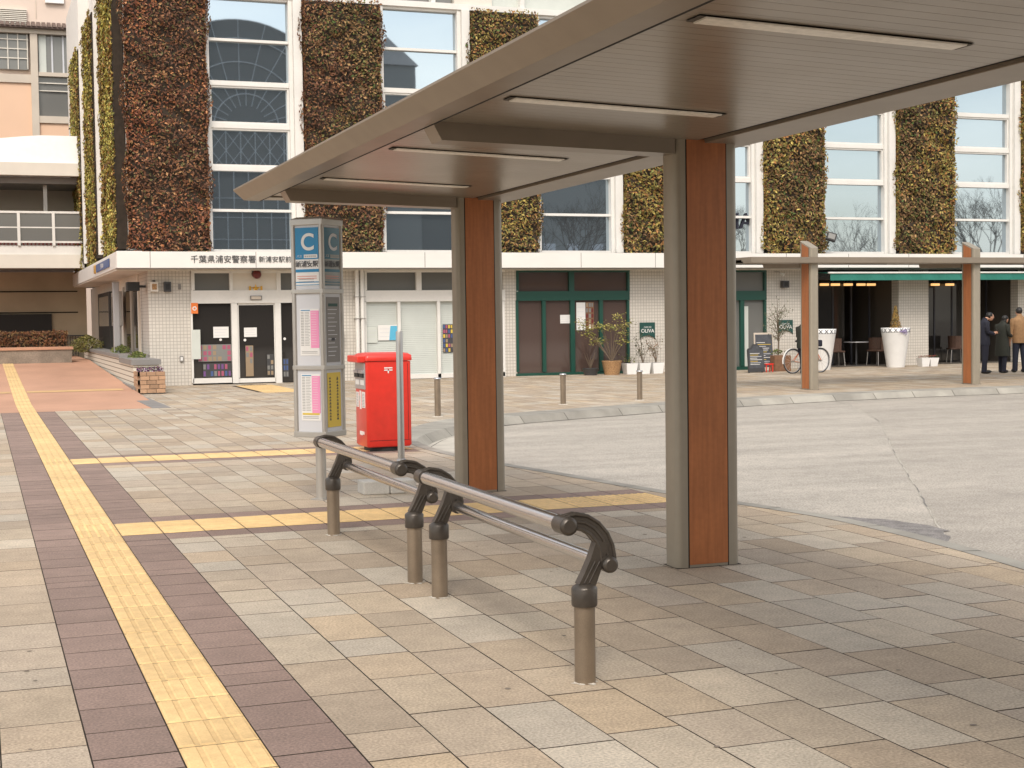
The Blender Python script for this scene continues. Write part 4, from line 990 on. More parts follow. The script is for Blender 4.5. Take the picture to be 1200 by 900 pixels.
# hedge and stone bed on the left
b = MB().box(-12,45.6,.35,2.62,46.2,.82,'stone'); sb = b.build('stone_bed', None, label='low grey stone planting bed below the brown hedge', cat='planter')
MB().box(-12,45.56,.821,2.66,46.24,.90,'orange_pave').build('coping', sb)
R_ = random.Random(9); t = thing('hedge','clipped brown autumn hedge behind the low stone bed at the left','hedge',(-3,46.7,.82)); mb = MB()
for i in range(7000):
    x = R_.uniform(-4,5.55); s_ = R_.random()
    p = Vector((x, -.45+R_.random()*.15, R_.uniform(0,.5))) if s_ < .6 else Vector((x, R_.uniform(-.45,.3), .5+R_.gauss(0,.025)))
    leaf(mb, p, Vector((R_.gauss(0,.6),-1,R_.gauss(.5,.6))).normalized(), R_.uniform(.06,.12), pick(R_,[(.5,(.13,.055,.025)),(.3,(.08,.04,.02)),(.2,(.16,.10,.04))]), R_=R_)
mb.build('foliage', t); MB().box(-9,-.34,0,5.5,.3,.48,'soil').build('core', t)
# brick trough
t = thing('brick_trough','small brick flower trough with purple pansies at the police corner','planter',(3.56,33.15,0)); 
mb = MB(); 
for i in range(5):
    for j in range(3):
        for side_ in (0,1):
            o = (i%2)*.06; x0 = -.30+j*.2+o
            k = random.uniform(.75,1.2)
            if side_ == 0: mb.box(max(-.30,x0),-.30,.03+i*.095,min(.30,x0+.19),-.24,.115+i*.095,'kerb',(.42*k,.26*k,.16*k))
            else: mb.box(-.31,-.30+j*.28+o,.03+i*.095,-.25,min(.5,-.30+j*.28+o+.27),.115+i*.095,'kerb',(.42*k,.26*k,.16*k))
mb.box(-.25,-.25,0,.30,.5,.47,'mgrey'); mb.build('trough', t)
mb = MB(); R_ = random.Random(3)
for i in range(260): leaf(mb, Vector((R_.uniform(-.27,.27),R_.uniform(-.25,.45),.48+R_.random()*.10)), Vector((R_.gauss(0,.6),R_.gauss(-.5,.6),1)).normalized(), R_.uniform(.05,.08), R_.choice([(.10,.02,.10),(.13,.04,.05),(.05,.08,.02),(.55,.45,.5),(.06,.015,.06)]), R_=R_)
mb.build('flowers', t)
def pot(mb, prof, m): mb.lathe(0,0,prof,m,20)
# shop-front plants by the green doors
def at(u, Y, z=0): p = PY(u,436,Y); return (p.x, Y, z)
t = thing('potted_plant','large straggly yellow-green shrub in a brown basket pot before the green doors','potted plant',at(717,36.25))
b = MB(); b.lathe(0,0,[(.20,0),(.27,.36),(.28,.38),(.25,.38),(.24,.33)],'wicker',18); b.build('basket_pot', t); MB().lathe(0,0,[(.235,.31),(.235,.335)],'soil',14).build('soil', t)
R_ = random.Random(21); tw = MB(); lf = MB()
for i in range(13):
    a = R_.uniform(0,2*PI); sp = R_.uniform(.25,.95); hh = R_.uniform(.55,1.35); ex, ey = math.cos(a)*sp, math.sin(a)*sp*.4
    if i < 4: ex = -.55-.13*i; ey = 0; hh = .6+.18*i
    pts = [Vector((0,0,.33)),Vector((ex*.4,ey*.4,.33+hh*.5)),Vector((ex*.85,ey*.85,.33+hh*.9)),Vector((ex,ey,.33+hh))]
    tw.tube(pts,[.014,.011,.008,.004],'twig',5)
    for k_ in range(46):
        q = pts[2].lerp(pts[3],R_.random()*1.2)+Vector((R_.gauss(0,.10),R_.gauss(0,.07),R_.gauss(0,.045))); leaf(lf,q,Vector((R_.gauss(0,.5),R_.gauss(-.4,.5),1)).normalized(),R_.uniform(.05,.11),pick(R_,[(.5,(.20,.19,.05)),(.3,(.30,.25,.08)),(.2,(.12,.13,.04))]),R_=R_)
tw.build('stems', t); lf.build('leaves', t)
t = thing('potted_plant','low dark bowl with bare stems left of the basket pot','potted plant',at(692,36.3))
MB().lathe(0,0,[(.17,0),(.22,.18),(.23,.19),(.20,.19),(.19,.15)],'dgrey',18).build('bowl', t)
tw = MB(); 
for i in range(9): a = R_.uniform(0,2*PI); tw.tube([(0,0,.15),(math.cos(a)*.1,math.sin(a)*.1,.4),(math.cos(a)*.18,math.sin(a)*.1,.45+R_.random()*.2)],[.008,.006,.003],'twig',4)
tw.build('stems', t)
for u, lb, pal, hh, nl in ((738,'leftmost white planter box with a small green shrub by the green doors',GR,.25,60),(753.5,'middle white planter box with a dark twiggy shrub under the wall sign',[(.6,(.03,.04,.015)),(.4,(.09,.09,.04))],.85,170),(769,'rightmost white planter box with a dry reddish shrub under the wall sign',[(.6,(.20,.12,.07)),(.4,(.12,.10,.05))],.75,170)):
    t = thing('potted_plant',lb,'potted plant',at(u,36.3),0,'white planter boxes by the green doors')
    w = .17; MB().add([(-w*.8,-w*.8,0),(w*.8,-w*.8,0),(w*.8,w*.8,0),(-w*.8,w*.8,0),(-w,-w,.30),(w,-w,.30),(w,w,.30),(-w,w,.30),(-w*.85,-w*.85,.30),(w*.85,-w*.85,.30),(w*.85,w*.85,.30),(-w*.85,w*.85,.30)],[(3,2,1,0),(0,1,5,4),(1,2,6,5),(2,3,7,6),(3,0,4,7),(4,5,9,8),(5,6,10,9),(6,7,11,10),(7,4,8,11)],'potw').build('box', t)
    MB().box(-w*.84,-w*.84,.25,w*.84,w*.84,.28,'soil').build('soil', t); tw = MB(); lf = MB()
    for i in range(9):
        a = R_.uniform(0,2*PI); e = Vector((math.cos(a)*.22,math.sin(a)*.15,.28+hh*R_.uniform(.6,1))); tw.tube([(0,0,.27),(e.x*.4,e.y*.4,.28+(e.z-.28)*.5),e],[.007,.005,.002],'twig',4)
        for k_ in range(nl//9): q = Vector((0,0,.28)).lerp(e,R_.uniform(.35,1.05))+Vector((R_.gauss(0,.05),R_.gauss(0,.05),R_.gauss(0,.04))); leaf(lf,q,Vector((R_.gauss(0,1),R_.gauss(-.4,1),R_.gauss(.4,1))).normalized(),R_.uniform(.035,.07),pick(R_,pal),R_=R_)
    tw.build('stems', t); lf.build('leaves', t)
# olive tree in brown pot
t = thing('olive_tree','thin grey-leaved olive tree in a square brown pot beside the chalkboards','potted tree',at(912,35.6))
MB().box(-.26,-.26,0,.26,.26,.44,'terra',bev=.015).build('pot', t)
tw = MB(); lf = MB(); tw.tube([(0,0,.42),(.02,0,.9),(-.02,0,1.3),(0,0,1.6)],[.022,.018,.015,.01],'twig',6)
for i in range(26):
    a = R_.uniform(0,2*PI); z0 = R_.uniform(.75,1.6); e = Vector((math.cos(a)*R_.uniform(.2,.42),math.sin(a)*.3,z0+R_.uniform(.05,.55))); tw.tube([(0,0,z0),(e.x*.5,e.y*.5,(z0+e.z)/2+.05),e],[.009,.006,.002],'twig',4)
    for k_ in range(26): q = Vector((0,0,z0)).lerp(e,R_.uniform(.3,1.1))+Vector((R_.gauss(0,.045),R_.gauss(0,.045),R_.gauss(0,.045))); leaf(lf,q,Vector((R_.gauss(0,1),R_.gauss(-.4,1),R_.gauss(.4,1))).normalized(),R_.uniform(.03,.06),pick(R_,[(.6,(.16,.16,.11)),(.4,(.08,.09,.05))]),R_=R_)
for k_ in range(70): leaf(lf,Vector((R_.gauss(0,.13),R_.gauss(0,.12),.48+R_.random()*.12)),Vector((R_.gauss(0,1),R_.gauss(-.4,1),1)).normalized(),.08,pick(R_,GR),R_=R_)
tw.build('branches', t); lf.build('leaves', t)
# chalkboards
def chalk(lab, u0,u1,v0,v1,Y,arch,frame):
    x0, x1 = PY(u0,420,Y).x, PY(u1,420,Y).x; z1 = PY(u0,v0,Y).z; w = (x1-x0)/2; t = thing('chalkboard',lab,'chalkboard',((x0+x1)/2,Y,0),0,'chalkboards before the cafe')
    top = [(w*.92,z1-.13),(w*.55,z1-.1),(w*.25,z1-.01),(-.25*w,z1-.01),(-w*.55,z1-.1),(-w*.92,z1-.13)] if arch else [(w*.95,z1),(-w*.95,z1)]
    MB().prism([(-w,.02),(w,.02)]+top,1,-.02,.02,frame).build('frame', t)
    q = .9; MB().prism([(-w*q,.12),(w*q,.12)]+[(a*q,b_-.05) for a,b_ in top],1,-.026,-.019,'chalk').build('board', t)
    b = MB()
    for i in range(8 if arch else 12):
        z = .22+i*(z1-.45)/(8 if arch else 12); b.box(-w*.75,-.029,z,w*(.4+.3*math.sin(i*2.7)),-.0265,z+.014,['paper','pale','yellow','paper'][i%4])
    b.build('chalk_writing', t)
    for s_ in (-1,1): MB().box(s_*w*.8-.02,.03,.0,s_*w*.8+.02,.06,z1*.8,frame).build('leg', t)
    t.rotation_euler = (math.radians(-5),0,math.radians(8 if arch else -4))
chalk('low arched chalkboard standing in front of the taller menu board',876,897,403,435.5,34.9,True,'dgrey')
chalk('tall framed menu chalkboard with lines of writing left of the olive tree',885,907,390,432,35.6,False,'beige')
t = thing('stool','tiny pink-red stool at the foot of the menu chalkboard','stool',at(900,35.1)); MB().box(-.12,-.1,.20,.12,.1,.24,'red').build('seat', t)
for sx in (-1,1):
    for sy in (-1,1): MB().box(sx*.10-.012,sy*.08-.012,0,sx*.10+.012,sy*.08+.012,.2,'red').build('leg', t)
# white tapering urns
def urn(u, lab, Y=35.9, plant=True):
    t = thing('tall_planter',lab,'planter',at(u,Y),0,'tall white planters with patterned rims'); z = 1.15
    b = MB(); b.lathe(0,0,[(.25,0),(.255,.02),(.40,z-.16),(.405,z-.15),(.42,z),(.40,z),(.385,z-.05)],'potw',28); b.build('body', t)
    f = MB(); n = 16
    for i in range(n):
        a0 = 2*PI*i/n; r0, r1 = .409, .421
        for (za,zb_) in ((z-.135,z-.125),(z-.02,z-.008)): 
            a1 = a0+2*PI/n; f.add([(r0*math.cos(a0)*1.004,r0*math.sin(a0)*1.004,za),(r0*math.cos(a1)*1.004,r0*math.sin(a1)*1.004,za),(.422*math.cos(a1),.422*math.sin(a1),zb_),(.422*math.cos(a0),.422*math.sin(a0),zb_)],[(0,1,2,3)],'ink')
        for s_ in (-1,1):
            am = a0+PI/n; w = .05; c_, d_ = am-s_*.11, am+s_*.11
            f.add([(.414*math.cos(c_-.03),.414*math.sin(c_-.03),z-.125),(.414*math.cos(c_+.03),.414*math.sin(c_+.03),z-.125),(.424*math.cos(d_+.03),.424*math.sin(d_+.03),z-.02),(.424*math.cos(d_-.03),.424*math.sin(d_-.03),z-.02)],[(0,1,2,3)],'ink')
    f.build('rim_pattern', t)
    MB().lathe(0,0,[(.38,z-.06),(.38,z-.05)],'soil',20).build('soil', t)
    if plant:
        lf = MB()
        for i in range(700): zz = R_.random(); a = R_.uniform(0,2*PI); r_ = .17*(1-zz)*R_.uniform(.5,1)+.02; leaf(lf,Vector((r_*math.cos(a),r_*math.sin(a),z-.05+zz*.68)),Vector((math.cos(a),math.sin(a),.4)).normalized(),R_.uniform(.04,.08),pick(R_,[(.6,(.28,.17,.05)),(.4,(.16,.12,.04))]),R_=R_)
        lf.build('conifer', t)
        fl = MB()
        for i in range(60): fl_p = Vector((R_.gauss(-.0,.06),-.42+R_.gauss(0,.02),z-.10+R_.gauss(0,.04))); leaf(fl,fl_p,Vector((R_.gauss(0,.4),-1,.3)).normalized(),.06,R_.choice([(.26,.2,.38),(.34,.3,.45)]),R_=R_)
        fl.build('flower_bunch', t)
    return t
urn(1049.5,'tall white planter with a small brown conifer and lilac flowers by the cafe pier')
urn(962.5,'tall white planter half hidden by the far shelter column and bicycle',35.6,False)
for u, lb in ((1082,'left of the two small white pots with red flowers at the cafe pier'),(1092,'right of the two small white pots at the cafe pier')):
    t = thing('flower_pot',lb,'flower pot',at(u,35.9),0,'small white pots at the cafe pier'); w = .15
    MB().add([(-w*.75,-w*.75,0),(w*.75,-w*.75,0),(w*.75,w*.75,0),(-w*.75,w*.75,0),(-w,-w,.25),(w,-w,.25),(w,w,.25),(-w,w,.25)],[(3,2,1,0),(4,5,6,7),(0,1,5,4),(1,2,6,5),(2,3,7,6),(3,0,4,7)],'potw').build('pot', t)
    lf = MB()
    for i in range(60): leaf(lf,Vector((R_.uniform(-w,w),R_.uniform(-w,w),.26+R_.random()*.06)),Vector((R_.gauss(0,.5),-.4,1)).normalized(),.05,R_.choice([(.25,.03,.04),(.06,.08,.02)]),R_=R_)
    lf.build('flowers', t)
# cafe table and chairs
def cafe_chair(lab, x, y, rz):
    t = thing('cafe_chair',lab,'chair',(x,y,0),rz,'wicker cafe chairs'); w = .24
    MB().box(-w,-w,.42,w,w,.47,'wickd',bev=.02).build('seat', t)
    b = MB(); 
    pts = arc(0,-.02,.26,200,-20,10)
    for i in range(len(pts)-1): (xa_,ya_),(xb_,yb_) = pts[i],pts[i+1]; b.add([(xa_,ya_,.45),(xb_,yb_,.45),(xb_*1.05,yb_*1.05,.84),(xa_*1.05,ya_*1.05,.84),(xa_*.93,ya_*.93,.45),(xb_*.93,yb_*.93,.45),(xb_*.98,yb_*.98,.84),(xa_*.98,ya_*.98,.84)],[(0,1,2,3),(7,6,5,4),(3,2,6,7)],'wickd')
    b.build('backrest', t)
    for sx in (-1,1):
        for sy in (-1,1): MB().tube([(sx*.2,sy*.2,.42),(sx*.23,sy*.23,0)],.014,'alu',7).build('leg', t)
M['wickd'] = mat('dark_wicker', (.085,.045,.03), .7, noise=.3, nscale=40)
px_ = PY(999,426,37.9).x
t = thing('cafe_table','small round cafe table between two wicker chairs inside the cafe','table',(px_,37.7,0))
MB().lathe(0,0,[(.36,.70),(.37,.71),(.37,.725),(.36,.73)],'silver',24).build('tabletop', t); MB().lathe(0,0,[(.03,.02),(.03,.70)],'dgrey',10).build('leg', t); MB().lathe(0,0,[(.22,0),(.2,.02),(.03,.03)],'dgrey',16).build('base', t)
cafe_chair('wicker cafe chair left of the round table, beside the far shelter column',px_-.75,37.7,math.radians(80)); cafe_chair('wicker cafe chair right of the round table',px_+.72,37.65,math.radians(-75))
cafe_chair('wicker cafe chair in the second cafe opening behind the people',PY(1118,426,38).x,37.9,math.radians(70))

# ------------------------------------------------------------------ people (skin-modifier bodies)
def skin(name, verts, edges, radii, m, parent, sub=2, root=0, flat=None):
    me = bpy.data.meshes.new(name); me.from_pydata(verts, edges, []); o = bpy.data.objects.new(name, me); COL.objects.link(o)
    md = o.modifiers.new('s','SKIN'); md.use_smooth_shade = True; sv = me.skin_vertices[0].data
    for i, r in enumerate(radii): sv[i].radius = r if isinstance(r, tuple) else (r, r)
    sv[root].use_root = True
    sd = o.modifiers.new('u','SUBSURF'); sd.levels = sub; sd.render_levels = sub
    dg = bpy.context.evaluated_depsgraph_get(); dg.update(); nm = bpy.data.meshes.new_from_object(o.evaluated_get(dg)); o.modifiers.clear(); o.data = nm; nm.name = name
    nm.materials.clear(); nm.materials.append(M[m]); 
    for p in nm.polygons: p.use_smooth = True
    o.parent = parent; return o
def ell(mb, c, r, m, n=14, k=9):
    vs = []; fs = []
    for i in range(k+1):
        th = PI*i/k
        for j in range(n): ph = 2*PI*j/n; vs.append((c[0]+r[0]*math.sin(th)*math.cos(ph), c[1]+r[1]*math.sin(th)*math.sin(ph), c[2]+r[2]*math.cos(th)))
    for i in range(k):
        for j in range(n): fs.append((i*n+j,(i+1)*n+j,(i+1)*n+(j+1)%n,i*n+(j+1)%n))
    mb.add(vs, fs, m, smooth=True)
def person(lab, x, y, rz, h, top, legs, hair, coat=False, cap=False, arms='phone', tilt=.25, stride=.08):
    # local: faces +x
    t = thing('person',lab,'person',(x,y,0),rz); s = h/1.72
    P = lambda a, b, c: (a*s, b*s, c*s)
    hd = (.05+.09*tilt, 0, 1.585-.04*tilt)
    # body: one continuous skin-coloured figure
    V = [P(0,0,.93),P(-.01,0,1.12),P(0,0,1.36),P(.01,0,1.46),P(.03+.05*tilt,0,1.52),P(*hd),
         P(0,.17,1.40),P(.02,.22,1.14),P(.22,.14,1.08) if arms == 'phone' else P(.02,.25,.88),P(.30,.06,1.12) if arms == 'phone' else P(.04,.25,.80),
         P(0,-.17,1.40),P(.02,-.22,1.14),P(.22,-.14,1.08) if arms == 'phone' else P(.02,-.25,.88),P(.30,-.03,1.12) if arms == 'phone' else P(.04,-.25,.80),
         P(0,.09,.86),P(stride*.5+.02,.10,.48),P(stride,.11,.08),P(stride+.13,.12,.04),
         P(0,-.09,.86),P(-stride*.4+.02,-.10,.48),P(-stride,-.11,.08),P(-stride+.13,-.12,.04)]
    E_ = [(0,1),(1,2),(2,3),(3,4),(4,5),(2,6),(6,7),(7,8),(8,9),(2,10),(10,11),(11,12),(12,13),(0,14),(14,15),(15,16),(16,17),(0,18),(18,19),(19,20),(20,21)]
    Rr = [(.13,.10),(.12,.09),(.13,.09),.06,.055,(.08,.085),.035,.04,.035,.03,.035,.04,.035,.03,.085,.06,.04,.035,.085,.06,.04,.035]
    Rr = [tuple(q*s for q in r) if isinstance(r,tuple) else r*s for r in Rr]
    body = skin('body', V, E_, Rr, 'skin', t)
    fc = MB(); hx_, hz_ = hd[0]*s, hd[2]*s
    ell(fc,(hx_,0,hz_+.02*s),(.095*s,.075*s,.115*s),'skin'); ell(fc,(hx_+.092*s,0,hz_+.005*s),(.016*s,.012*s,.02*s),'skin',8,6)
    for q in (-1,1): ell(fc,(hx_-.005*s,q*.077*s,hz_+.01*s),(.018*s,.01*s,.028*s),'skin',8,6); ell(fc,(hx_+.083*s,q*.03*s,hz_+.03*s),(.008*s,.012*s,.007*s),'hair',8,6)
    ell(fc,(hx_+.085*s,0,hz_-.04*s),(.008*s,.022*s,.006*s),'dred',8,6); fc.build('face', t)
    hb = MB(); ell(hb,(hx_-.022*s,0,hz_+.05*s),(.098*s,.088*s,.10*s),'hair')
    if hair == 'long': ell(hb,(hx_-.055*s,0,hz_-.04*s),(.06*s,.08*s,.13*s),'hair')
    hb.build('hair', t)
    if cap: c_ = MB(); ell(c_,(hx_-.01*s,0,hz_+.075*s),(.105*s,.092*s,.075*s),'navy'); c_.box(hx_+.06*s,-.06*s,hz_+.05*s,hx_+.16*s,.06*s,hz_+.062*s,'navy',bev=.004); c_.build('cap', t)
    # clothes: lofted sections for the trunk, tapered tubes for sleeves and legs
    def sec(mb, S_, m, n=18):
        vs = [(x*s+rx_*s*math.cos(2*PI*k/n), y*s+ry_*s*math.sin(2*PI*k/n), z*s) for x, y, z, rx_, ry_ in S_ for k in range(n)]
        mb.add(vs, [(i*n+k,i*n+(k+1)%n,(i+1)*n+(k+1)%n,(i+1)*n+k) for i in range(len(S_)-1) for k in range(n)], m, smooth=True)
        mb.add(vs, [list(range(n))[::-1],[(len(S_)-1)*n+k for k in range(n)]], m)
    j = MB(); lo = [(.01,0,.50,.19,.24),(.01,0,.62,.18,.235),(0,0,.80,.16,.215)] if coat else [(0,0,.78,.145,.20),(0,0,.84,.15,.205)]
    sec(j, lo+[(0,0,.95,.145,.195),(-.01,0,1.10,.135,.185),(-.01,0,1.25,.14,.20),(0,0,1.36,.13,.215),(.005,0,1.42,.105,.19),(.01,0,1.46,.08,.12),(.02,0,1.50,.062,.07)], top)
    for q in (6,10):
        pts = [Vector(V[q])+Vector((0,(.01 if q == 6 else -.01),0)), Vector(V[q]).lerp(Vector(V[q+1]),.5), Vector(V[q+1]), Vector(V[q+1]).lerp(Vector(V[q+2]),.5), Vector(V[q+1]).lerp(Vector(V[q+2]),.97)]
        j.tube([pts[0]+Vector((0,0,.03))]+pts,[.045*s,.078*s,.07*s,.062*s,.055*s,.048*s],top,12)
    j.tube([(.02*s,0,1.475*s),(.035*s,0,1.52*s)],[.075*s,.068*s],top,14)
    j.build('coat' if coat else 'jacket', t)
    l_ = MB(); sec(l_, [(0,0,.76,.12,.17),(0,0,.86,.14,.19),(0,0,.98,.13,.175)], legs)
    for q in (14,18): l_.tube([Vector(V[q])+Vector((0,0,.02)), Vector(V[q]).lerp(Vector(V[q+1]),.5), Vector(V[q+1]), Vector(V[q+1]).lerp(Vector(V[q+2]),.6), Vector(V[q+2])-Vector((0,0,.03))],[.10*s,.095*s,.078*s,.07*s,.068*s],legs,14)
    l_.build('trousers', t)
    for q in (16,20):
        a = Vector(V[q]); sh = MB(); ell(sh,(a.x+.06*s,a.y,.05*s),(.145*s,.052*s,.05*s),'shoe',12,8); sh.build('shoe', t)
    if arms == 'phone':
        f = MB()
        for side_, c_ in ((1,V[9]),(-1,V[13])):
            c_ = Vector(c_); ell(f,(c_.x+.02,c_.y,c_.z),(.045*s,.022*s,.03*s),'skin',10,7)
            for k_ in range(4): f.tube([(c_.x+.045*s,c_.y-side_*.0,c_.z+.022*s-k_*.015*s),(c_.x+.075*s,c_.y-side_*.02*s,c_.z+.024*s-k_*.015*s),(c_.x+.08*s,c_.y-side_*.045*s,c_.z+.022*s-k_*.014*s)],[.009*s,.008*s,.006*s],'skin',6)
            f.tube([(c_.x+.02*s,c_.y-side_*.01,c_.z+.02*s),(c_.x+.04*s,c_.y-side_*.035*s,c_.z+.04*s)],[.01*s,.007*s],'skin',6)
        f.build('hands', body)
    else:
        f = MB()
        for side_, c_ in ((1,V[9]),(-1,V[13])):
            c_ = Vector(c_); ell(f,(c_.x,c_.y,c_.z-.02*s),(.035*s,.018*s,.05*s),'skin',10,7)
            for k_ in range(4): f.tube([(c_.x-.024*s+k_*.016*s,c_.y,c_.z-.05*s),(c_.x-.022*s+k_*.016*s,c_.y,c_.z-.085*s),(c_.x-.018*s+k_*.016*s,c_.y-side_*.012*s,c_.z-.11*s)],[.009*s,.008*s,.006*s],'skin',6)
            f.tube([(c_.x+.03*s,c_.y,c_.z-.01*s),(c_.x+.05*s,c_.y-side_*.01,c_.z-.05*s)],[.01*s,.007*s],'skin',6)
        f.build('hands', body)
    return t
pm = person('person in dark navy jacket and trousers looking down at a phone beside the right column',23.98,30.6,math.radians(-18),1.60,'navy','navy','short',cap=False,tilt=1.3,stride=.05)
ph = MB().box(-.01,-.04,-.07,.002,.04,.07,'black',bev=.004).build('mobile_phone',None,label='dark mobile phone held by the person in navy',cat='phone')
_a = math.radians(-18); ph.location = (23.98+math.cos(_a)*.37+.0, 30.6+math.sin(_a)*.37, 1.08)
ph.rotation_euler = (0,math.radians(-35),_a)
person('person in long dark green coat standing between two other people',24.62,30.7,math.radians(10),1.50,'coatg','navy','long',coat=True,tilt=.9,stride=.07)
person('person in brown suede jacket and dark jeans at the right edge, seen from behind',25.17,30.7,math.radians(75),1.68,'suede','jeans','short',arms='down',tilt=.3,stride=.05)

# ------------------------------------------------------------------ bicycle and its rider
bx, by = 20.30, 33.75; ex_, ey_ = 21.22, 33.95; L_ = math.hypot(ex_-bx,ey_-by)
t = thing('bicycle','orange-framed city bicycle with white mudguards held behind the far shelter column','bicycle',(bx,by,0),math.atan2(ey_-by,ex_-bx))
L_ = 1.0; r_w = .325
for x, nm in ((0,'rear'),(L_,'front')):
    w = MB(); n = 28
    pts = [(x+r_w*math.cos(2*PI*i/n),0,r_w+r_w*math.sin(2*PI*i/n)*.99+.003) for i in range(n+1)]; w.tube(pts,.017,'rubber',8,cap=False); wh = w.build('wheel', t)
    w = MB(); pts = [(x+(r_w-.024)*math.cos(2*PI*i/n),0,r_w+(r_w-.024)*math.sin(2*PI*i/n)+.003) for i in range(n+1)]; w.tube(pts,.011,'silver',6,cap=False); w.build('rim', wh)
    w = MB(); 
    for i in range(14): a = 2*PI*i/14; w.tube([(x+.02*math.cos(a),(-1)**i*.02,r_w),(x+(r_w-.03)*math.cos(a+.15),0,r_w+(r_w-.03)*math.sin(a+.15))],.0025,'alu',4)
    w.tube([(x,-.05,r_w),(x,.05,r_w)],.025,'alu',10); w.build('spokes', wh)
    g = MB(); a0, a1 = (20,190) if x == 0 else (10,140); n2 = 14
    for i in range(n2):
        aa, ab = math.radians(a0+(a1-a0)*i/n2), math.radians(a0+(a1-a0)*(i+1)/n2); R2 = r_w+.028
        g.add([(x+R2*math.cos(aa),-.025,r_w+R2*math.sin(aa)),(x+R2*math.cos(ab),-.025,r_w+R2*math.sin(ab)),(x+R2*math.cos(ab),.025,r_w+R2*math.sin(ab)),(x+R2*math.cos(aa),.025,r_w+R2*math.sin(aa)),
               (x+(R2-.006)*math.cos(aa),-.025,r_w+(R2-.006)*math.sin(aa)),(x+(R2-.006)*math.cos(ab),-.025,r_w+(R2-.006)*math.sin(ab)),(x+(R2-.006)*math.cos(ab),.025,r_w+(R2-.006)*math.sin(ab)),(x+(R2-.006)*math.cos(aa),.025,r_w+(R2-.006)*math.sin(aa))],[(0,1,2,3),(7,6,5,4),(0,4,5,1),(2,6,7,3)],'paper')
    g.build('mudguard', t)
f = MB(); BBp = (.40,0,.28); ST = (.28,0,.72); HT = (.80,0,.78); HB = (.84,0,.62)
for a, b_, r_ in ((BBp,ST,.017),(BBp,HB,.02),((.36,0,.42),HB,.016),((0,.03,r_w),BBp,.01),((0,-.03,r_w),BBp,.01),((0,.03,r_w),(.31,0,.62),.009),((0,-.03,r_w),(.31,0,.62),.009),(HT,HB,.022),(HB,(L_,.04,r_w),.012),(HB,(L_,-.04,r_w),.012)): f.tube([a,b_],r_,'bikeo',8)
f.build('frame', t)
h = MB(); h.tube([HT,(.78,0,.98)],.012,'alu',8); h.tube([(.66,-.27,.97),(.74,-.2,.99),(.80,-.05,.98),(.80,.05,.98),(.74,.2,.99),(.66,.27,.97)],.011,'alu',8); h.build('handlebar', t)
h = MB(); h.tube([ST,(.26,0,.82)],.012,'alu',8); h.build('seat_post', t); h = MB(); ell(h,(.24,0,.86),(.14,.08,.04),'black'); h.build('saddle', t)
h = MB(); h.tube([(.40,-.06,.28),(.40,.06,.28)],.02,'alu',8); h.tube([(.40,.07,.28),(.52,.07,.20)],.009,'alu',6); h.tube([(.40,-.07,.28),(.28,-.07,.36)],.009,'alu',6); h.box(.48,.06,.185,.56,.16,.2,'black').box(.24,-.16,.35,.32,-.06,.365,'black'); h.build('crank', t)
h = MB().box(.84,-.10,.70,1.0,.10,.88,'navy',bev=.03); h.build('basket', t)
# rider standing over the bike
a = math.atan2(ey_-by,ex_-bx); rxp, ryp = bx+math.cos(a)*.42+.0, by+math.sin(a)*.42
_rp = PY(940.5,436,33.5)
person('person in black jacket bent over the bicycle, mostly hidden by the far shelter column',_rp.x,33.5,a,1.5,'coatg','navy','short',arms='phone',tilt=2.0,stride=.12)

# ------------------------------------------------------------------ left background: raised walkway and peach building
t = thing('elevated_walkway','white raised walkway with glass railing and curved canopy at the far left','walkway',(-4,50,0)); wo = Vector((-4,50,0))
class WM(MB):
    def build(s, name, parent=None, **k):
        s.v = [(x-wo.x,y-wo.y,z-wo.z) for x,y,z in s.v]; return MB.build(s, name, parent or t, **k)
XR = 3.35
WM().box(-20,50,3.42,XR,50.3,3.86,'cream').box(-20,50.05,3.861,XR,50.3,4.15,'white').box(-20,50.3,3.5,XR,57.5,3.75,'mgrey').build('deck')
f = WM(); f.box(-20,50.0,5.2,XR,50.08,5.27,'white'); f.box(-20,50.02,4.72,XR,50.06,4.76,'white'); f.box(-20,50.0,4.24,XR,50.08,4.30,'white')
for x in (-9.8,-7.3,-4.8,-2.3,-.15,1.28,2.36+.0,3.3): f.box(x,49.98,4.15,x+.09,50.1,5.25,'white')
for x in (1.28,): pass
rl = f.build('railing'); g = WM().box(-20,50.03,4.31,XR,50.045,5.19,'glass_gr'); g.build('railing_glass', rl)
f = WM()
x = -3.0
while x < XR: f.box(x,50.001,4.17,x+.05,50.02,4.235,'dred'); x += .12
f.build('railing_foot', rl)
WM().box(-20,53.0,3.76,XR,53.2,6.2,'beige').build('back_wall')
f = WM(); prof = [(50+.0,6.82),(50,6.98),(50.6,7.35),(51.6,7.62),(53,7.75),(55,7.7),(56.8,7.4),(56.8,6.82)]
n = 12; R2 = []
for i in range(n): 
    x0 = -20+(XR+20)*i/n
k_ = lambda x: .75*max(0,min(1,(3.2-x)/3.4)) if x < 3.2 else 0
xs = [-20,-6,-3,-1.5,-.5,.3,.9,1.5,2.1,2.7,XR]
for a, b_ in zip(xs[:-1],xs[1:]):
    za, zb_ = 7.75-.30*max(0,(2.2-a)/1.6)**1.3*.55, 7.75-.30*max(0,(2.2-b_)/1.6)**1.3*.55; za, zb_ = max(za,7.0), max(zb_,7.0)
    f.add([(a,50,6.84),(b_,50,6.84),(b_,50.15,zb_),(a,50.15,za),(a,56.8,6.84),(b_,56.8,6.84),(b_,56.8,zb_),(a,56.8,za)],[(0,1,2,3),(3,2,6,7),(0,4,5,1)],'potw')
f.build('canopy_roof')
WM().box(-20,49.9,6.42,XR,50.3,6.83,'cream').box(-20,50.4,6.2,XR,56.5,6.41,'mgrey').build('canopy_beam')
f = WM()
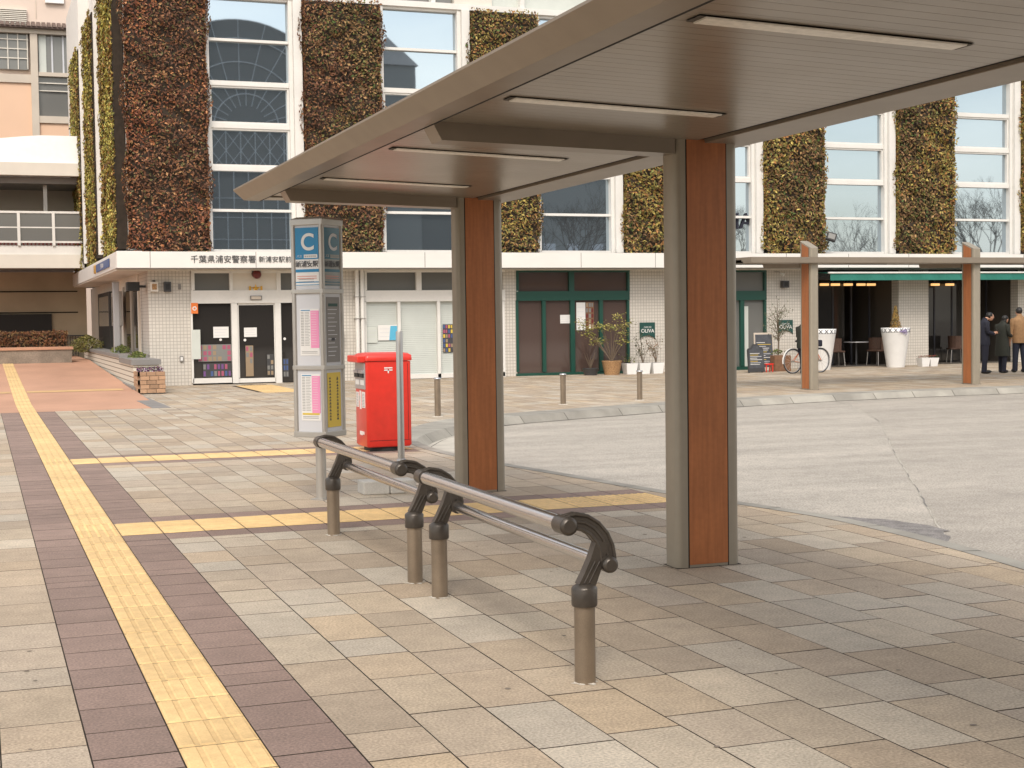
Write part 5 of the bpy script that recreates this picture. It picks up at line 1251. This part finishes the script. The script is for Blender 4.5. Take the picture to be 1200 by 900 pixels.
for x in (-2.6,-.3,2.15): f.box(x,50.9,3.75,x+.12,51.0,6.42,'alu')
f.build('canopy_post')
WM().box(-20,54,0,XR+.3,54.3,3.42,'brownwall').build('underpass_wall'); WM().box(-20,53.9,.3,2.45,53.99,1.95,'dark').build('underpass_opening')
f = WM()
for i in range(10): f.box(2.5+i*.09,53.8,.4,2.52+i*.09,53.83,1.15,'dgrey')
f.box(2.45,53.79,1.15,3.6,53.84,1.19,'dgrey'); f.box(-20,53.97,1.98,XR,53.995,2.02,'gap'); f.box(-20,53.97,2.72,XR,53.995,2.76,'gap'); f.build('underpass_rail')
# peach building
YB = 75.0
def bx_(u0,v0,u1,v1,Y=YB): 
    a = PY(u0,(v0+v1)/2,Y).x; b_ = PY(u1,(v0+v1)/2,Y).x; return a, PY((u0+u1)/2,v0,Y).z, b_, PY((u0+u1)/2,v1,Y).z
pb = thing('peach_building','peach and cream building with tiled eave and gridded windows at the far left','building',(-10,YB,0)); po_ = Vector((-10,YB,0))
class PM(MB):
    def build(s, name, parent=None, **k):
        s.v = [(x-po_.x,y-po_.y,z-po_.z) for x,y,z in s.v]; return MB.build(s, name, parent or pb, **k)
PM().box(-40,YB+.3,0,9,YB+14,26,'pinkish').build('wall')
def prect(name, m, u0,v0,u1,v1, y0, y1, par=None):
    a, z1, b_, z0 = bx_(u0,v0,u1,v1); return PM().box(a,YB+y0,z0,b_,YB+y1,z1,m).build(name, par)
prect('peach_panel','peach',-300,91,39,172,-.05,.31); prect('peach_panel','peach',47,145,100,185,-.05,.31)
prect('trim_band','beige',-300,24,100,33,-.25,.31); prect('trim_band','beige',-300,81,39,91,-.15,.31); prect('trim_column','beige',36.5,33,45,172,-.2,.31); prect('trim_band','beige',45.1,137,100,145,-.15,.31); prect('trim_band','beige',45.1,86,100,90.5,-.15,.31)
w1 = prect('window','glass_gr',-2,34,33,81,.05,.31); w2 = prect('window','glass_gr',45.1,34,100,86,.1,.31); w3 = prect('window','glass_gr',45.1,90.5,100,137,.1,.31)
for v in (46,57,68): prect('glazing_bar','cream',-2,v-.6,33,v+.6,-.02,.04, w1)
for u in (9,21,32): prect('glazing_bar','cream',u-.6,34,u+.6,81,-.03,.03, w1)
for v in (98,107): prect('glazing_bar','cream',45.2,v-.6,95,v+.6,.0,.09, w3)
prect('column_inside','blind',45.5,34,54,86,.03,.09, w2); prect('column_inside','pale',60,34,62,86,.03,.09, w2); prect('column_inside','pale',73,34,75,86,.03,.09, w2)
f = PM(); a, z1, b_, z0 = bx_(-300,20,100,24.5); x = a
while x < b_: f.prism([(YB-.6,z0-.05),(YB+.3,z1+.15),(YB+.3,z0),],0,x,x+.16,'rooftile'); x += .24
f.box(a,YB-.5,z0-.12,b_,YB+.3,z0-.02,'rooftile'); f.build('eave')
for i in range(9): prect('louvre','cream',-300,1+i*2.3,31,2.2+i*2.3,.1,.31)
prect('panel_joint','beige',41,-60,41.8,20,.27,.302); prect('panel_joint','beige',86,-60,86.8,22,.27,.302)
prect('window','potw',53,-6,75,3,.1,.31)

# ------------------------------------------------------------------ behind the camera: what the window strips mirror
st = thing('station_hall','glazed vaulted station hall across the plaza, mirrored in the left windows','station',(17.5,-26,0)); so = Vector((17.5,-26,0))
f = MB(); cz = 15.1; R0 = 7.3
f.prism([(-R0,0),(R0,0)]+[(R0*math.cos(a*PI/32),cz+R0*math.sin(a*PI/32)) for a in range(33)],1,-20,0,'statwall'); f.box(-40,-14,0,-R0-.01,-.3,11.5,'statwall2').box(R0+.01,-14,0,9.6,-.3,9.5,'statwall2'); f.build('hall', st)
f = MB()
for rr_ in (2.2,4.4,6.0,7.25): f.tube([(rr_*math.cos(a*PI/32),.06,cz+rr_*math.sin(a*PI/32)) for a in range(33)],.04,'reflw',5)
for a in range(13): f.tube([(1.4*math.cos(a*PI/12),.05,cz+1.4*math.sin(a*PI/12)),(7.25*math.cos(a*PI/12),.05,cz+7.25*math.sin(a*PI/12))],.028,'reflw',5)
for i in range(-7,8): f.tube([(i*1.0,.05,6),(i*1.0,.05,cz-.2)],.035,'reflw',4)
for z in (7,8.5,10,12,14.9): f.tube([(-7.2,.05,z),(7.2,.05,z)],.026,'reflw',4)
for i in range(-7,7):
    for z in (12.2,13.5): f.tube([(i*1.0,.05,z),((i+1)*1.0,.05,z+1.3)],.026,'reflw',4); f.tube([((i+1)*1.0,.05,z),(i*1.0,.05,z+1.3)],.026,'reflw',4)
f.build('glazing_bars', st)
tw_ = thing('tower_building','grey tower with a pointed roof, mirrored in the second window strip','tower',(30,-32,0))
f = MB(); f.box(-3.2,-6,0,1.8,0,20.5,'statwall2').box(1.81,-8,0,7,-.5,17.3,'statwall'); f.build('walls', tw_)
f = MB()
for x0, x1 in ((-3.4,-1.0),(-1.0,2.0)): f.add([(x0,0.2,20.5),(x1,.2,20.5),(x1,-6.2,20.5),(x0,-6.2,20.5),((x0+x1)/2,-3,23.2)],[(0,1,4),(1,2,4),(2,3,4),(3,0,4)],'mgrey')
f.tube([(-1.2,-3,20.5),(-1.2,-3,24.6)],[.5,.4],'statwall2',10); f.tube([(-1.2,-3,24.6),(-1.2,-3,26)],[.12,.05],'statwall2',6); f.build('roof', tw_)
ob = thing('office_block','long pale block across the plaza, mirrored behind the bare trees','building',(42,-30,0))
MB().box(-4,-10,0,9,0,12.5,'statwall2').build('wall', ob); MB().box(-10,-14,0,40,-10.2,6.5,'statwall').build('rear_wing', ob)
for i in range(6): MB().box(-3+i*2,-.01,5,-2+i*2,.05,7.2,'pale').build('window', ob)
def bare_tree(lab, x, y, h, seed):
    R_ = random.Random(seed); t = thing('bare_tree',lab,'tree',(x,y,0),0,'bare trees across the plaza'); tr = MB(); br = MB()
    def grow(p, d, l, r, dep):
        q = p+d*l; (tr if dep > 4 else br).tube([p,(p+q)/2+Vector((R_.gauss(0,.04),R_.gauss(0,.04),0))*l,q],[r,r*.85,r*.7],'bark',5 if dep < 4 else 7,cap=False)
        if dep == 0: return
        for i in range(3 if dep < 5 else 4):
            nd = (d+Vector((R_.gauss(0,.42),R_.gauss(0,.42),R_.gauss(.12,.25)))).normalized(); grow(q, nd, l*R_.uniform(.62,.85), r*.60, dep-1)
    grow(Vector((0,0,0)), Vector((0,0,1)), h*.27, h*.011, 6)
    tr.build('trunk', t); br.build('branches', t)
for i, (x, y, h) in enumerate([(56,-8,10),(66,-9,11),(48,-14,10),(34.5,-9,10.5)]): bare_tree(['bare tree mirrored in the windows left of the far shelter column','largest bare tree mirrored in the rightmost window strip','bare tree at the far end of the row across the plaza','lowest bare tree mirrored between the two near columns'][i],x,y,h,80+i)

# ------------------------------------------------------------------ light
SUN_EL, SUN_AZ = math.radians(46), math.radians(202)    # azimuth of the sun seen from above, clockwise from +Y
w = bpy.data.worlds.new('World'); S.world = w; w.use_nodes = True; nt = w.node_tree; bg = nt.nodes['Background']
sky = nt.nodes.new('ShaderNodeTexSky'); sky.sky_type = 'NISHITA'; sky.sun_disc = False; sky.sun_elevation = SUN_EL; sky.sun_rotation = SUN_AZ; sky.air_density = 1.2; sky.dust_density = 3.0; sky.ozone_density = 1.0
tc = nt.nodes.new('ShaderNodeTexCoord'); mp = nt.nodes.new('ShaderNodeMapping'); mp.inputs['Scale'].default_value = (1,1,2.6); nt.links.new(tc.outputs['Generated'], mp.inputs['Vector'])
no = nt.nodes.new('ShaderNodeTexNoise'); no.inputs['Scale'].default_value = 2.2; no.inputs['Detail'].default_value = 7; nt.links.new(mp.outputs[0], no.inputs['Vector'])
mr = nt.nodes.new('ShaderNodeMapRange'); mr.inputs['From Min'].default_value = .38; mr.inputs['From Max'].default_value = .68; mr.inputs['To Min'].default_value = .12; mr.inputs['To Max'].default_value = .8; nt.links.new(no.outputs['Fac'], mr.inputs['Value'])
mx = nt.nodes.new('ShaderNodeMix'); mx.data_type = 'RGBA'; mx.inputs['B'].default_value = (10.2,9.6,8.7,1); nt.links.new(mr.outputs[0], mx.inputs['Factor']); nt.links.new(sky.outputs[0], mx.inputs['A']); nt.links.new(mx.outputs['Result'], bg.inputs['Color'])
bg.inputs['Strength'].default_value = .14
sd = bpy.data.lights.new('sun','SUN'); sd.energy = 1.35; sd.angle = math.radians(20); sd.color = (1,.94,.85); so_ = bpy.data.objects.new('sun', sd); COL.objects.link(so_)
dv = Vector((math.sin(SUN_AZ)*math.cos(SUN_EL), math.cos(SUN_AZ)*math.cos(SUN_EL), math.sin(SUN_EL))); so_.rotation_euler = dv.to_track_quat('Z','Y').to_euler(); so_.location = dv*60
S.view_settings.view_transform = 'Standard'; S.view_settings.look = 'None'; S.view_settings.gamma = 1; S.view_settings.exposure = .46
S.render.engine = 'CYCLES'; S.cycles.max_bounces = 6
